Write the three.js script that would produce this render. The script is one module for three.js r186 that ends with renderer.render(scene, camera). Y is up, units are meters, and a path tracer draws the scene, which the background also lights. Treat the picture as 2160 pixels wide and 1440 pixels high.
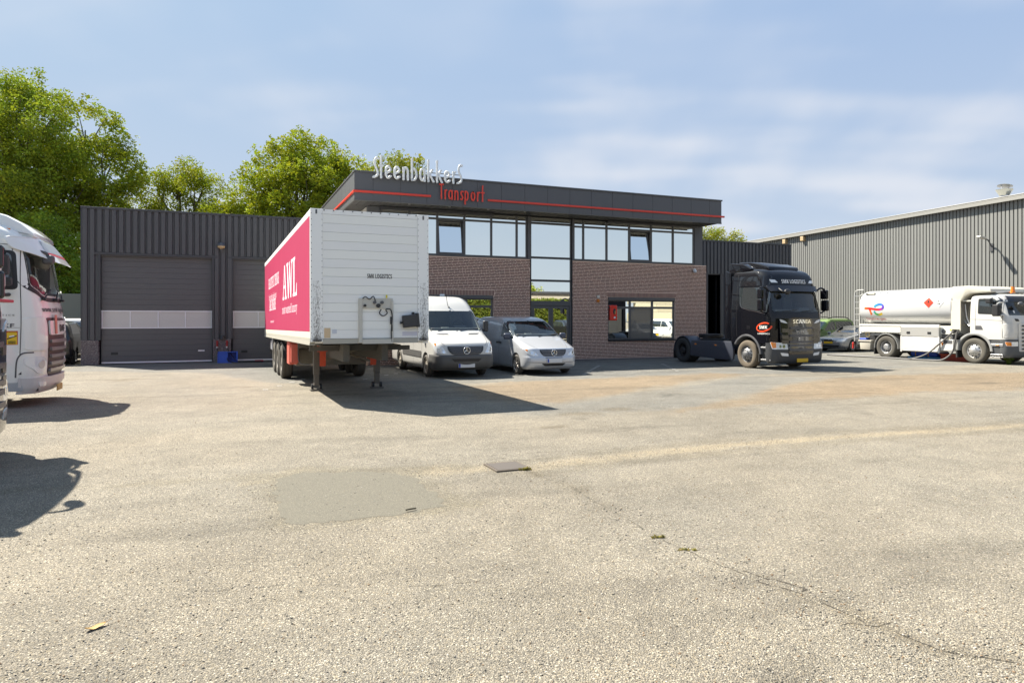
import * as THREE from 'three';
import { mergeGeometries, mergeVertices, toCreasedNormals } from 'three/addons/utils/BufferGeometryUtils.js';
import { RoundedBoxGeometry } from 'three/addons/geometries/RoundedBoxGeometry.js';
import { ImprovedNoise } from 'three/addons/math/ImprovedNoise.js';
import { FontLoader } from 'three/addons/loaders/FontLoader.js';
import { TextGeometry } from 'three/addons/geometries/TextGeometry.js';
import { Brush, Evaluator, SUBTRACTION } from 'three-bvh-csg';

// ---------------------------------------------------------------- camera, sky, sun, exposure
// World axes follow the office: +x along its front to the right, +z out of its front, y up, metres.
const W = 1024, H = 682, K = 1024 / 2160;
const scene = new THREE.Scene();
const CAM = new THREE.Vector3(-16.354, 1.8, 26.441), YAW = 22.65 * Math.PI / 180;
const camera = new THREE.PerspectiveCamera(2 * Math.atan(341 / (1450 * K)) * 180 / Math.PI, W / H, 0.1, 900);
camera.position.copy(CAM);
camera.rotation.y = -YAW;
camera.setViewOffset(W, H, 0, 48 * K, W, H);
const EXPOSURE = 2.75;
const sunDir = new THREE.Vector3(-0.475, 1, -0.65).normalize();

const noise = new ImprovedNoise();
const fbm = (x, y, z, n = 4) => { let s = 0, a = 0.5, f = 1; for (let i = 0; i < n; i++) { s += a * noise.noise(x * f, y * f, z * f); f *= 2.03; a *= 0.5; } return s; };
const clamp = (v, a = 0, b = 1) => Math.min(b, Math.max(a, v));
const lerp = (a, b, t) => a + (b - a) * t;
const sstep = (a, b, v) => { const t = clamp((v - a) / (b - a)); return t * t * (3 - 2 * t); };
let seed = 12345;
const rnd = () => { seed = (seed * 1664525 + 1013904223) >>> 0; return seed / 4294967296; };
const rr = (a, b) => a + (b - a) * rnd();

function makeSky() {
  const w = 1024, h = 512, d = new Float32Array(w * h * 4), v = new THREE.Vector3();
  for (let j = 0; j < h; j++) for (let i = 0; i < w; i++) {
    const el = ((j + 0.5) / h - 0.5) * Math.PI, az = ((i + 0.5) / w - 0.5) * 2 * Math.PI;
    v.set(Math.cos(el) * Math.cos(az), Math.sin(el), Math.cos(el) * Math.sin(az));
    const e = Math.max(el, 0) * 180 / Math.PI, cs = v.dot(sunDir);
    const t = 1 - Math.exp(-e / 22);
    let r = lerp(0.58, 0.255, t), g = lerp(0.69, 0.42, t), b = lerp(0.82, 0.74, t);
    const hz = Math.exp(-e / 10); r += 0.13 * hz; g += 0.09 * hz; b += 0.03 * hz;
    // air brightens towards the sun
    const gl = Math.pow(Math.max(0, (cs + 0.55) / 1.55), 4.5);
    r += 0.20 * gl * (0.1 + t); g += 0.23 * gl * (0.1 + t); b += 0.13 * gl * (0.1 + t);
    const hot = Math.pow(Math.max(0, cs), 24); r += hot * 0.9; g += hot * 0.86; b += hot * 0.75;
    // thin high cirrus
    if (v.y > 0.005) {
      const k = 1 / (v.y + 0.16), px = v.x * k, pz = v.z * k;
      const a1 = fbm((px + pz * 0.8) * 0.45 + 3.1, (pz - px * 0.55) * 2.3 + 1.7, 0.3, 6), a2 = fbm(px * 2.1 + pz * 1.3, pz * 0.7 - px * 0.5, 4.2, 5);
      let c = sstep(-0.15, 0.5, a1 + 0.6 * a2) * 0.75;
      c += sstep(-0.05, 0.5, fbm(px * 1.1 + 7, pz * 1.1, 9, 4)) * 0.35;
      c *= 0.12 + 0.88 * sstep(0.0, 1.0, v.x * 0.8 - v.z * 0.6);
      c = clamp(c * (0.8 + 0.5 * Math.exp(-e / 14)), 0, 0.8);
      r = lerp(r, 0.80, c); g = lerp(g, 0.83, c); b = lerp(b, 0.90, c);
    }
    if (el < 0) { const q = sstep(0, 0.08, -el); r = lerp(r, 0.3, q); g = lerp(g, 0.29, q); b = lerp(b, 0.27, q); }
    const o = (j * w + i) * 4; d[o] = r / EXPOSURE; d[o + 1] = g / EXPOSURE; d[o + 2] = b / EXPOSURE; d[o + 3] = 1;
  }
  const t = new THREE.DataTexture(d, w, h, THREE.RGBAFormat, THREE.FloatType);
  t.mapping = THREE.EquirectangularReflectionMapping; t.minFilter = t.magFilter = THREE.LinearFilter; t.wrapS = THREE.RepeatWrapping; t.needsUpdate = true;
  return t;
}
const sky = makeSky();
scene.background = sky; scene.environment = sky;

const sun = new THREE.DirectionalLight(new THREE.Color(1, 0.94, 0.83), 5);
sun.position.copy(sunDir).multiplyScalar(120);
sun.castShadow = true; sun.shadow.radius = 1.2; sun.shadow.mapSize.set(4096, 4096);
Object.assign(sun.shadow.camera, { left: -60, right: 60, top: 60, bottom: -60, near: 1, far: 260 });
scene.add(sun); scene.add(sun.target);

const renderer = new THREE.WebGLRenderer({ antialias: true });
renderer.setSize(W, H);
renderer.toneMapping = THREE.LinearToneMapping;
renderer.toneMappingExposure = EXPOSURE;
renderer.shadowMap.enabled = true;

// ---------------------------------------------------------------- helpers
const V = (x, y, z) => new THREE.Vector3(x, y, z);
const lin = (r, g, b) => new THREE.Color().setRGB(r, g, b);
function mat(c, rough = 0.6, metal = 0, extra = {}) {
  const o = { color: Array.isArray(c) ? lin(...c) : new THREE.Color(c), roughness: rough, metalness: metal, ...extra };
  return (extra.clearcoat || extra.transmission || extra.ior || extra.sheen) ? new THREE.MeshPhysicalMaterial(o) : new THREE.MeshStandardMaterial(o);
}
const used = new Map();
function numbered(n) { const k = used.get(n) || 0; used.set(n, k + 1); return k ? n + '_' + String(k).padStart(3, '0') : n; }
function tag(o, label, category, group, kind) { o.userData.label = label; o.userData.category = category; if (group) o.userData.group = group; if (kind) o.userData.kind = kind; return o; }
function thing(name, label, category, x = 0, y = 0, z = 0, turn = 0, group) {
  const o = new THREE.Group(); o.name = numbered(name); o.position.set(x, y, z); o.rotation.y = turn; scene.add(o);
  return tag(o, label, category, group);
}
function clean(g) { // position, normal, uv, non indexed
  if (g.index) g = g.toNonIndexed();
  if (!g.attributes.normal) g.computeVertexNormals();
  if (!g.attributes.uv) g.setAttribute('uv', new THREE.BufferAttribute(new Float32Array(g.attributes.position.count * 2), 2));
  for (const k of Object.keys(g.attributes)) if (!['position', 'normal', 'uv'].includes(k)) g.deleteAttribute(k);
  g.morphAttributes = {}; g.clearGroups();
  return g;
}
function merge(list) { list = list.flat(Infinity).filter(Boolean); return list.length === 1 ? list[0] : mergeGeometries(list.map(clean)); }
function obj(name, geos, m, parent = scene, label) {
  const g = Array.isArray(geos) ? merge(geos) : geos;
  const o = new THREE.Mesh(g, m); o.name = parent === scene ? numbered(name) : name; o.castShadow = o.receiveShadow = true;
  parent.add(o); if (label) o.userData.label = label; return o;
}
const struct = (o) => { o.userData.kind = 'structure'; return o; };
function mv(g, x, y, z, rx = 0, ry = 0, rz = 0) { if (rx) g.rotateX(rx); if (rz) g.rotateZ(rz); if (ry) g.rotateY(ry); return g.translate(x, y, z); }
const B = (w, h, d, x = 0, y = 0, z = 0, rx = 0, ry = 0, rz = 0) => mv(new THREE.BoxGeometry(w, h, d), x, y, z, rx, ry, rz);
const RB = (w, h, d, r, x = 0, y = 0, z = 0, rx = 0, ry = 0, rz = 0, s = 2) => mv(new RoundedBoxGeometry(w, h, d, s, Math.min(r, w / 2.01, h / 2.01, d / 2.01)), x, y, z, rx, ry, rz);
const span = (x0, x1, y0, y1, z0, z1, r = 0) => r ? RB(x1 - x0, y1 - y0, z1 - z0, r, (x0 + x1) / 2, (y0 + y1) / 2, (z0 + z1) / 2) : B(x1 - x0, y1 - y0, z1 - z0, (x0 + x1) / 2, (y0 + y1) / 2, (z0 + z1) / 2);
const cylX = (r, l, x, y, z, n = 20, r2 = r) => mv(new THREE.CylinderGeometry(r2, r, l, n), 0, 0, 0, 0, 0, Math.PI / 2).translate(x, y, z);
const cylY = (r, l, x, y, z, n = 20, r2 = r) => new THREE.CylinderGeometry(r2, r, l, n).translate(x, y, z);
const cylZ = (r, l, x, y, z, n = 20, r2 = r) => mv(new THREE.CylinderGeometry(r2, r, l, n), 0, 0, 0, Math.PI / 2).translate(x, y, z);
const tube = (pts, r, n = 24, s = 8, closed = false) => new THREE.TubeGeometry(new THREE.CatmullRomCurve3(pts.map(p => p.isVector3 ? p : V(...p)), closed, 'centripetal'), n, r, s, closed);
function bar(a, b, w, h = w) { // straight square bar
  const A = V(...a), Bv = V(...b), d = Bv.clone().sub(A), L = d.length(); const g = new THREE.BoxGeometry(w, h, L);
  const q = new THREE.Quaternion().setFromUnitVectors(V(0, 0, 1), d.normalize()); g.applyQuaternion(q); return g.translate((A.x + Bv.x) / 2, (A.y + Bv.y) / 2, (A.z + Bv.z) / 2);
}
// side profile [[z, y] ...] extruded between two x, small bevel
function prism(pts, x0, x1, bev = 0) {
  const s = new THREE.Shape(pts.map(p => new THREE.Vector2(p[0], p[1])));
  const g = new THREE.ExtrudeGeometry(s, { depth: x1 - x0 - 2 * bev, bevelEnabled: bev > 0, bevelSize: bev, bevelThickness: bev, bevelOffset: -bev, bevelSegments: 2, curveSegments: 10 });
  // shape x -> z, y -> y, depth -> x
  g.applyMatrix4(new THREE.Matrix4().set(0, 0, 1, x0 + bev, 0, 1, 0, 0, 1, 0, 0, 0, 0, 0, 0, 1)); g.scale(1, 1, 1);
  const p = g.toNonIndexed ? (g.index ? g.toNonIndexed() : g) : g; // mirror fixes winding
  const a = p.attributes.position.array; for (let i = 0; i < a.length; i += 9) for (let k = 0; k < 3; k++) { const t = a[i + 3 + k]; a[i + 3 + k] = a[i + 6 + k]; a[i + 6 + k] = t; }
  return toCreasedNormals(p, 0.5);
}
// round the corners of a 2d polygon
function rpoly(pts, r, n = 4) {
  const out = [], N = pts.length;
  for (let i = 0; i < N; i++) {
    const p = pts[i], a = pts[(i + N - 1) % N], b = pts[(i + 1) % N], R = p[2] !== undefined ? p[2] : r;
    const la = Math.hypot(a[0] - p[0], a[1] - p[1]), lb = Math.hypot(b[0] - p[0], b[1] - p[1]), q = Math.min(R, la * 0.45, lb * 0.45);
    if (q < 1e-4) { out.push([p[0], p[1]]); continue; }
    const A = [p[0] + (a[0] - p[0]) * q / la, p[1] + (a[1] - p[1]) * q / la], Bq = [p[0] + (b[0] - p[0]) * q / lb, p[1] + (b[1] - p[1]) * q / lb];
    for (let k = 0; k <= n; k++) { const t = k / n, u = 1 - t; out.push([u * u * A[0] + 2 * u * t * p[0] + t * t * Bq[0], u * u * A[1] + 2 * u * t * p[1] + t * t * Bq[1]]); }
  }
  return out;
}
// a solid panel that follows a surface: proj(u, v, off) -> Vector3
function patch(pts, proj, off, { k = 2, depth = 0.012 } = {}) {
  const c = pts.map(p => new THREE.Vector2(p[0], p[1])); if (THREE.ShapeUtils.isClockWise(c)) c.reverse();
  let tris = THREE.ShapeUtils.triangulateShape(c, []).map(t => t.map(i => [c[i].x, c[i].y]));
  const mid = (a, b) => [(a[0] + b[0]) / 2, (a[1] + b[1]) / 2];
  for (let q = 0; q < k; q++) { const n = []; for (const [a, b, d] of tris) { const ab = mid(a, b), bd = mid(b, d), da = mid(d, a); n.push([a, ab, da], [ab, b, bd], [da, bd, d], [ab, bd, da]); } tris = n; }
  const P = []; for (const t of tris) for (const p of t) { const w = proj(p[0], p[1], off); P.push(w.x, w.y, w.z); }
  // outward?
  const o0 = proj(tris[0][0][0], tris[0][0][1], off), o1 = proj(tris[0][0][0], tris[0][0][1], off + 0.05).sub(o0);
  const n0 = V(P[3] - P[0], P[4] - P[1], P[5] - P[2]).cross(V(P[6] - P[0], P[7] - P[1], P[8] - P[2])); const flip = n0.dot(o1) < 0;
  if (flip) for (let i = 0; i < P.length; i += 9) for (let j = 0; j < 3; j++) { const t = P[i + 3 + j]; P[i + 3 + j] = P[i + 6 + j]; P[i + 6 + j] = t; }
  let g = new THREE.BufferGeometry(); g.setAttribute('position', new THREE.Float32BufferAttribute(P, 3));
  g = mergeVertices(g, 1e-4); g.computeVertexNormals();
  const S = [], m = 1 << k;
  for (let i = 0; i < c.length; i++) { const a = c[i], b = c[(i + 1) % c.length]; for (let q = 0; q < m; q++) {
    const u0 = lerp(a.x, b.x, q / m), v0 = lerp(a.y, b.y, q / m), u1 = lerp(a.x, b.x, (q + 1) / m), v1 = lerp(a.y, b.y, (q + 1) / m);
    const A = proj(u0, v0, off), Bq = proj(u1, v1, off), Cq = proj(u1, v1, off - depth), D = proj(u0, v0, off - depth);
    for (const w of flip ? [A, Bq, Cq, A, Cq, D] : [A, Cq, Bq, A, D, Cq]) S.push(w.x, w.y, w.z);
  } }
  const s = new THREE.BufferGeometry(); s.setAttribute('position', new THREE.Float32BufferAttribute(S, 3)); s.computeVertexNormals();
  return merge([g, s]);
}
// monotone cubic through keys
function mono(xs, ys) {
  const n = xs.length, d = [], m = new Array(n).fill(0);
  for (let i = 0; i < n - 1; i++) d.push((ys[i + 1] - ys[i]) / (xs[i + 1] - xs[i]));
  m[0] = d[0]; m[n - 1] = d[n - 2];
  for (let i = 1; i < n - 1; i++) m[i] = d[i - 1] * d[i] <= 0 ? 0 : 2 * d[i - 1] * d[i] / (d[i - 1] + d[i]);
  return x => {
    if (x <= xs[0]) return ys[0]; if (x >= xs[n - 1]) return ys[n - 1];
    let i = 0; while (x > xs[i + 1]) i++; const h = xs[i + 1] - xs[i], t = (x - xs[i]) / h, t2 = t * t, t3 = t2 * t;
    return (2 * t3 - 3 * t2 + 1) * ys[i] + (t3 - 2 * t2 + t) * h * m[i] + (-2 * t3 + 3 * t2) * ys[i + 1] + (t3 - t2) * h * m[i + 1];
  };
}
// vehicle body lofted from waterlines: keys [y, zFront, zRear, halfWidth, frontCorner, rearCorner, bow]
function shell(keys, { steps = 5, lin: linear = false, crease = 0.6, side } = {}) {
  const ys = keys.map(k => k[0]);
  const ch = [1, 2, 3, 4, 5, 6].map(c => linear ? (y => { let i = 0; if (y <= ys[0]) return keys[0][c]; if (y >= ys[ys.length - 1]) return keys[keys.length - 1][c]; while (y > ys[i + 1]) i++; return lerp(keys[i][c], keys[i + 1][c], (y - ys[i]) / (ys[i + 1] - ys[i])); }) : mono(ys, keys.map(k => k[c])));
  const [zf, zr, hw, cf, cr, bow] = ch;
  const sx = side || (() => 0);
  const front = (x, y) => { const w = hw(y), c = Math.min(cf(y), w * 0.95), ax = Math.abs(x), lim = w - c, z0 = zf(y) - bow(y) * Math.pow(Math.min(ax, lim) / w, 2); if (ax <= lim) return z0; const s = clamp((ax - lim) / c); return z0 - c * (1 - Math.sqrt(1 - s * s * 0.9999)) * 1.15; };
  const sideX = (z, y) => {
    const w = hw(y), c = Math.min(cf(y), w * 0.95), q = Math.min(cr(y), w * 0.95), z0 = zf(y) - bow(y) * Math.pow((w - c) / w, 2), L = c * 1.15, dz = z0 - z; let x = w;
    if (dz < L) { const t = clamp(1 - dz / L); x = w - c + c * Math.sqrt(Math.max(0, 1 - t * t)); }
    const ez = z - zr(y); if (ez < q) { const t = clamp(1 - ez / q); x = Math.min(x, w - q + q * Math.sqrt(Math.max(0, 1 - t * t))); }
    return x + sx(z, y);
  };
  const rings = [];
  for (let i = 0; i < keys.length - 1; i++) for (let s = 0; s < steps; s++) rings.push(lerp(ys[i], ys[i + 1], s / steps));
  rings.push(ys[ys.length - 1]);
  const half = y => {
    const w = hw(y), c = Math.min(cf(y), w * 0.95), q = Math.min(cr(y), w * 0.95), out = [], lim = w - c;
    for (let i = 0; i <= 8; i++) { const x = lim * i / 8; out.push([x, front(x, y)]); }
    const z0 = front(lim, y);
    for (let i = 1; i <= 7; i++) { const a = i / 7 * Math.PI / 2; out.push([lim + c * Math.sin(a), z0 - c * 1.15 * (1 - Math.cos(a))]); }
    const za = z0 - c * 1.15, zb = zr(y) + q;
    for (let i = 1; i <= 16; i++) { const z = lerp(za, zb, i / 16); out.push([w, z]); }
    for (let i = 1; i <= 4; i++) { const a = i / 4 * Math.PI / 2; out.push([w - q + q * Math.cos(a), zb - q * Math.sin(a)]); }
    for (let i = 1; i <= 3; i++) out.push([(w - q) * (1 - i / 3), zr(y)]);
    return out.map(([x, z]) => [x + (x > w * 0.6 ? sx(z, y) * (x / w) : 0), z]);
  };
  const loop = rings.map(y => { const h = half(y); const m = h.slice(1, -1).reverse().map(([x, z]) => [-x, z]); return h.concat(m).map(([x, z]) => V(x, y, z)); });
  const N = loop[0].length, P = [], I = [];
  for (const l of loop) for (const p of l) P.push(p.x, p.y, p.z);
  for (let i = 0; i < loop.length - 1; i++) for (let j = 0; j < N; j++) { const a = i * N + j, b = i * N + (j + 1) % N, c2 = a + N, d = b + N; I.push(a, b, c2, b, d, c2); }
  for (const [i, up] of [[0, false], [loop.length - 1, true]]) { const cz = loop[i].reduce((s, p) => s + p.z, 0) / N, id = P.length / 3; P.push(0, loop[i][0].y, cz); for (let j = 0; j < N; j++) { const a = i * N + j, b = i * N + (j + 1) % N; up ? I.push(a, b, id) : I.push(b, a, id); } }
  let g = new THREE.BufferGeometry(); g.setAttribute('position', new THREE.Float32BufferAttribute(P, 3)); g.setIndex(I);
  g = toCreasedNormals(g, crease);
  return { g, front, sideX, zf, zr, hw, F: (x, y, o) => V(x, y, front(x, y) + o), R: (z, y, o) => V(sideX(z, y) + o, y, z), L: (z, y, o) => V(-sideX(z, y) - o, y, z) };
}
const evaluator = new Evaluator(); evaluator.attributes = ['position', 'normal']; evaluator.useGroups = false;
function cut(g, cutters) {
  let a = new Brush(g); a.updateMatrixWorld();
  for (const c of cutters) { const n = c.index ? c.toNonIndexed() : c; const b = new Brush(n); b.updateMatrixWorld(); a = evaluator.evaluate(a, b, SUBTRACTION); a.updateMatrixWorld(); }
  const r = a.geometry; const q = new THREE.BufferGeometry(); const n = r.drawRange.count !== Infinity ? r.drawRange.count : (r.index ? r.index.count : r.attributes.position.count);
  let s = r.index ? r.toNonIndexed() : r; q.setAttribute('position', new THREE.BufferAttribute(s.attributes.position.array.slice(0, n * 3), 3)); q.setAttribute('normal', new THREE.BufferAttribute(s.attributes.normal.array.slice(0, n * 3), 3));
  return q;
}
const loader = new FontLoader();
const bold = await loader.loadAsync('fonts/droid/droid_sans_bold.typeface.json');
const sans = await loader.loadAsync('fonts/droid/droid_sans_regular.typeface.json');
// flat lettering centred on the origin in the xy plane, given width and height
function text(str, w, h, font = bold, d = 0.004) {
  const g = new TextGeometry(str, { font, size: 1, depth: 1, curveSegments: 3, bevelEnabled: false });
  g.computeBoundingBox(); const b = g.boundingBox; g.translate(-(b.min.x + b.max.x) / 2, -(b.min.y + b.max.y) / 2, 0);
  return clean(g.scale(w / (b.max.x - b.min.x), h / (b.max.y - b.min.y), d));
}
// pixel of the photograph on the ground plane -> world x, z (used to measure out the yard)
const gp = (px, py) => { const Z = 2610 / (py - 672), X = (px - 1080) / 1450 * Z, c = Math.cos(YAW), s = Math.sin(YAW); return [CAM.x + X * c + Z * s, CAM.z + X * s - Z * c]; };

// ---------------------------------------------------------------- textures
function dataTex(w, h, f, srgb = true) { // f(x, y) -> [r, g, b] linear 0..1
  const d = new Uint8Array(w * h * 4); const e = v => { v = clamp(v); return Math.round(255 * (srgb ? (v <= 0.0031308 ? v * 12.92 : 1.055 * Math.pow(v, 1 / 2.4) - 0.055) : v)); };
  for (let y = 0; y < h; y++) for (let x = 0; x < w; x++) { const c = f(x, y), o = (y * w + x) * 4; d[o] = e(c[0]); d[o + 1] = e(c[1]); d[o + 2] = e(c[2]); d[o + 3] = 255; }
  const t = new THREE.DataTexture(d, w, h); t.wrapS = t.wrapT = THREE.RepeatWrapping; t.magFilter = THREE.LinearFilter; t.minFilter = THREE.LinearMipmapLinearFilter; t.generateMipmaps = true; if (srgb) t.colorSpace = THREE.SRGBColorSpace; t.needsUpdate = true; return t;
}
// stone chips set in binder; returns colour and height textures that tile
function aggregate(size, cells, palette, binder, spread, hs) {
  const cx = new Float32Array(cells * cells), cy = new Float32Array(cells * cells), cc = [], rad = new Float32Array(cells * cells);
  let tot = palette.reduce((s, p) => s + p[0], 0);
  for (let i = 0; i < cells * cells; i++) { cx[i] = rnd(); cy[i] = rnd(); rad[i] = rr(0.35, 0.78); let q = rnd() * tot, k = 0; while ((q -= palette[k][0]) > 0 && k < palette.length - 1) k++; const j = 1 + spread * (rnd() - 0.5); cc.push(palette[k].slice(1).map(v => v * j)); }
  const col = new Float32Array(size * size * 3), hgt = new Float32Array(size * size), S = cells / size;
  for (let y = 0; y < size; y++) for (let x = 0; x < size; x++) {
    const u = x * S, v = y * S, iu = Math.floor(u), iv = Math.floor(v); let best = 9, bi = 0;
    for (let dy = -1; dy <= 1; dy++) for (let dx = -1; dx <= 1; dx++) { const a = (iu + dx + cells) % cells, b = (iv + dy + cells) % cells, id = b * cells + a; const ex = iu + dx + cx[id] - u, ey = iv + dy + cy[id] - v; const d = Math.sqrt(ex * ex + ey * ey) / rad[id]; if (d < best) { best = d; bi = id; } }
    const o = y * size + x, t = sstep(0.75, 1.05, best), c = cc[bi];
    for (let k = 0; k < 3; k++) col[o * 3 + k] = lerp(c[k], binder[k], t);
    hgt[o] = clamp(1 - Math.pow(Math.min(best, 1), 2.5)) * (0.5 + 0.5 * rad[bi] / 0.78);
  }
  return [dataTex(size, size, (x, y) => { const o = (y * size + x) * 3; return [col[o], col[o + 1], col[o + 2]]; }), dataTex(size, size, (x, y) => { const h = hgt[y * size + x] * hs; return [h, h, h]; }, false)];
}
const metres = (t, s) => { t.repeat.set(1 / s, 1 / s); return t; };
// ---------------------------------------------------------------- ground
const [yardMap, yardBump] = aggregate(2048, 420, [[5, .190, .172, .138], [4, .166, .152, .128], [2, .206, .176, .126], [1.6, .33, .30, .245], [1.7, .070, .065, .056]], [.115, .103, .083], 0.6, 1);
const [fineMap, fineBump] = aggregate(1024, 330, [[5, .150, .140, .120], [4, .132, .124, .110], [1, .23, .21, .18], [1, .085, .08, .075]], [.112, .106, .094], 0.35, 1);
const uvScale = (g, s) => { const p = g.attributes.position, u = new Float32Array(p.count * 2); for (let i = 0; i < p.count; i++) { u[2 * i] = p.getX(i) / s; u[2 * i + 1] = -p.getZ(i) / s; } g.setAttribute('uv', new THREE.BufferAttribute(u, 2)); return g; };
const yardMat = new THREE.MeshStandardMaterial({ map: yardMap, bumpMap: yardBump, bumpScale: 0.006, roughness: 0.95, vertexColors: true, color: lin(1.22, 1.20, 1.15) });
// surfacing zones of the yard: what the surface is made of, with ragged, mixed borders
const px = a => a.map(p => gp(p[0], p[1]));
function inside(pts, x, z) { // signed distance, negative inside
  let d = 1e9, s = false;
  for (let i = 0, j = pts.length - 1; i < pts.length; j = i++) { const [ax, az] = pts[i], [bx, bz] = pts[j], ex = bx - ax, ez = bz - az, q = clamp(((x - ax) * ex + (z - az) * ez) / (ex * ex + ez * ez)); d = Math.min(d, Math.hypot(x - ax - ex * q, z - az - ez * q)); if ((az > z) !== (bz > z) && x < (bx - ax) * (z - az) / (bz - az) + ax) s = !s; }
  return s ? -d : d;
}
function lineDist(pts, x, z) { let d = 1e9; for (let i = 0; i < pts.length - 1; i++) { const [ax, az] = pts[i], [bx, bz] = pts[i + 1], ex = bx - ax, ez = bz - az, q = clamp(((x - ax) * ex + (z - az) * ez) / (ex * ex + ez * ez)); d = Math.min(d, Math.hypot(x - ax - ex * q, z - az - ez * q)); } return d; }
const apron = [[-21.6, -9], [18, -9], [19, 6.5], [11.5, 8.6], [2.5, 9.0], [-5, 8.5], [-10.5, 8.2], [-15.2, 6.0], [-16.8, 1.5], [-21.5, -1.2]];
const chips = [px([[960, 816], [1120, 803], [1260, 797], [1500, 787], [1575, 788], [1450, 806], [1330, 826], [1210, 846], [1130, 852], [1060, 848], [990, 836]]), px([[1440, 858], [1560, 838], [1650, 812], [1770, 797], [1950, 789], [2250, 783], [2500, 800], [2160, 822], [1980, 826], [1720, 842], [1560, 858], [1430, 868]])];
const patchZone = px([[560, 1010], [640, 990], [840, 990], [890, 1004], [990, 1066], [890, 1086], [640, 1116], [570, 1104]]);
const tongue = px([[1050, 868], [1140, 856], [1220, 850], [1330, 830], [1500, 806], [1590, 793], [1730, 797], [1640, 813], [1545, 840], [1420, 862], [1250, 873], [1100, 874]]);
const sandLine = px([[1112, 988], [1200, 976], [1350, 957], [1550, 938], [1800, 919], [2200, 894], [2500, 880]]), sandFan = px([[1045, 985], [1010, 989], [960, 991], [890, 993]]), sandTail = px([[640, 990], [590, 1003], [540, 1018]]), tyreLine = px([[-80, 1038], [170, 1029], [400, 1014], [640, 1000], [850, 991], [1030, 984]]);
const ck = px([[1112, 993], [1200, 1025], [1280, 1070], [1390, 1135], [1470, 1170], [1530, 1195], [1600, 1225], [1690, 1250], [1850, 1320], [1990, 1372], [2160, 1400], [2300, 1440]]);
const spots = [[270, 800, .5], [262, 803, .3], [700, 826, .4], [720, 832, .5], [1225, 872, .45], [1165, 901, .3], [1300, 863, .4], [520, 816, .3], [130, 812, .3]].map(([a, b, r]) => [...gp(a, b), r]);
function surfacing(x, z) {
  const n1 = fbm(x * 1.1, z * 1.1, 4.4, 4), n2 = fbm(x * 4.5, z * 4.5, 6.1, 3), w = 0.55 * n1 + 0.55 * n2; let c = [1, 1, 1];
  const mix = (k, f) => { if (f > 0) c = c.map((v, i) => lerp(v, k[i], f)); };
  if (z < 12) mix([.80, .86, .96], sstep(.25, -.25, inside(apron, x, z) + w));
  if (z < 16 && x > -16) { for (const p of chips) mix([1.0, .85, .69], .9 * sstep(.35, -.35, inside(p, x, z) + w * 1.3)); mix([.84, .89, .97], .95 * sstep(.25, -.25, inside(tongue, x, z) + w)); }
  if (z > 10) {
    const ds = lineDist(sandLine, x, z); mix([1.32, 1.24, 1.08], clamp(.85 + 1.0 * n2 + .5 * n1) * sstep(.24, .05, ds + w * .34 - .03)); mix([.80, .77, .7], .5 * sstep(.5, .2, Math.abs(ds - .34) * 2 + Math.abs(w)));
    mix([1.38, 1.31, 1.16], 1.0 * sstep(.32, .05, lineDist(sandFan, x, z) + w * .4)); mix([1.2, 1.14, 1.02], .7 * sstep(.2, .03, lineDist(sandTail, x, z) + w * .3));
    if (x < -13 && z > 16) mix([.86, .85, .78], .8 * sstep(.2, -.12, inside(patchZone, x, z) + w * .5));
    const dk = lineDist(ck, x, z); mix([.62, .58, .50], .85 * sstep(.16, .02, dk + w * .3) * sstep(-.1, .35, fbm(x * .8, z * .8, 1.9, 2) + .12));
    const dt = lineDist(tyreLine, x, z); mix([.78, .76, .70], .9 * sstep(.22, .06, dt + w * .25) * (0.55 + 0.45 * Math.sin(dt * 70)));
  }
  for (const [sx, sz, r] of spots) { const d = Math.hypot((x - sx) * .8, (z - sz) * 1.4) / r; if (d < 1.6) mix([.62, .56, .46], .6 * sstep(1.1, .3, d + w * 1.2)); }
  return c;
}
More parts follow.
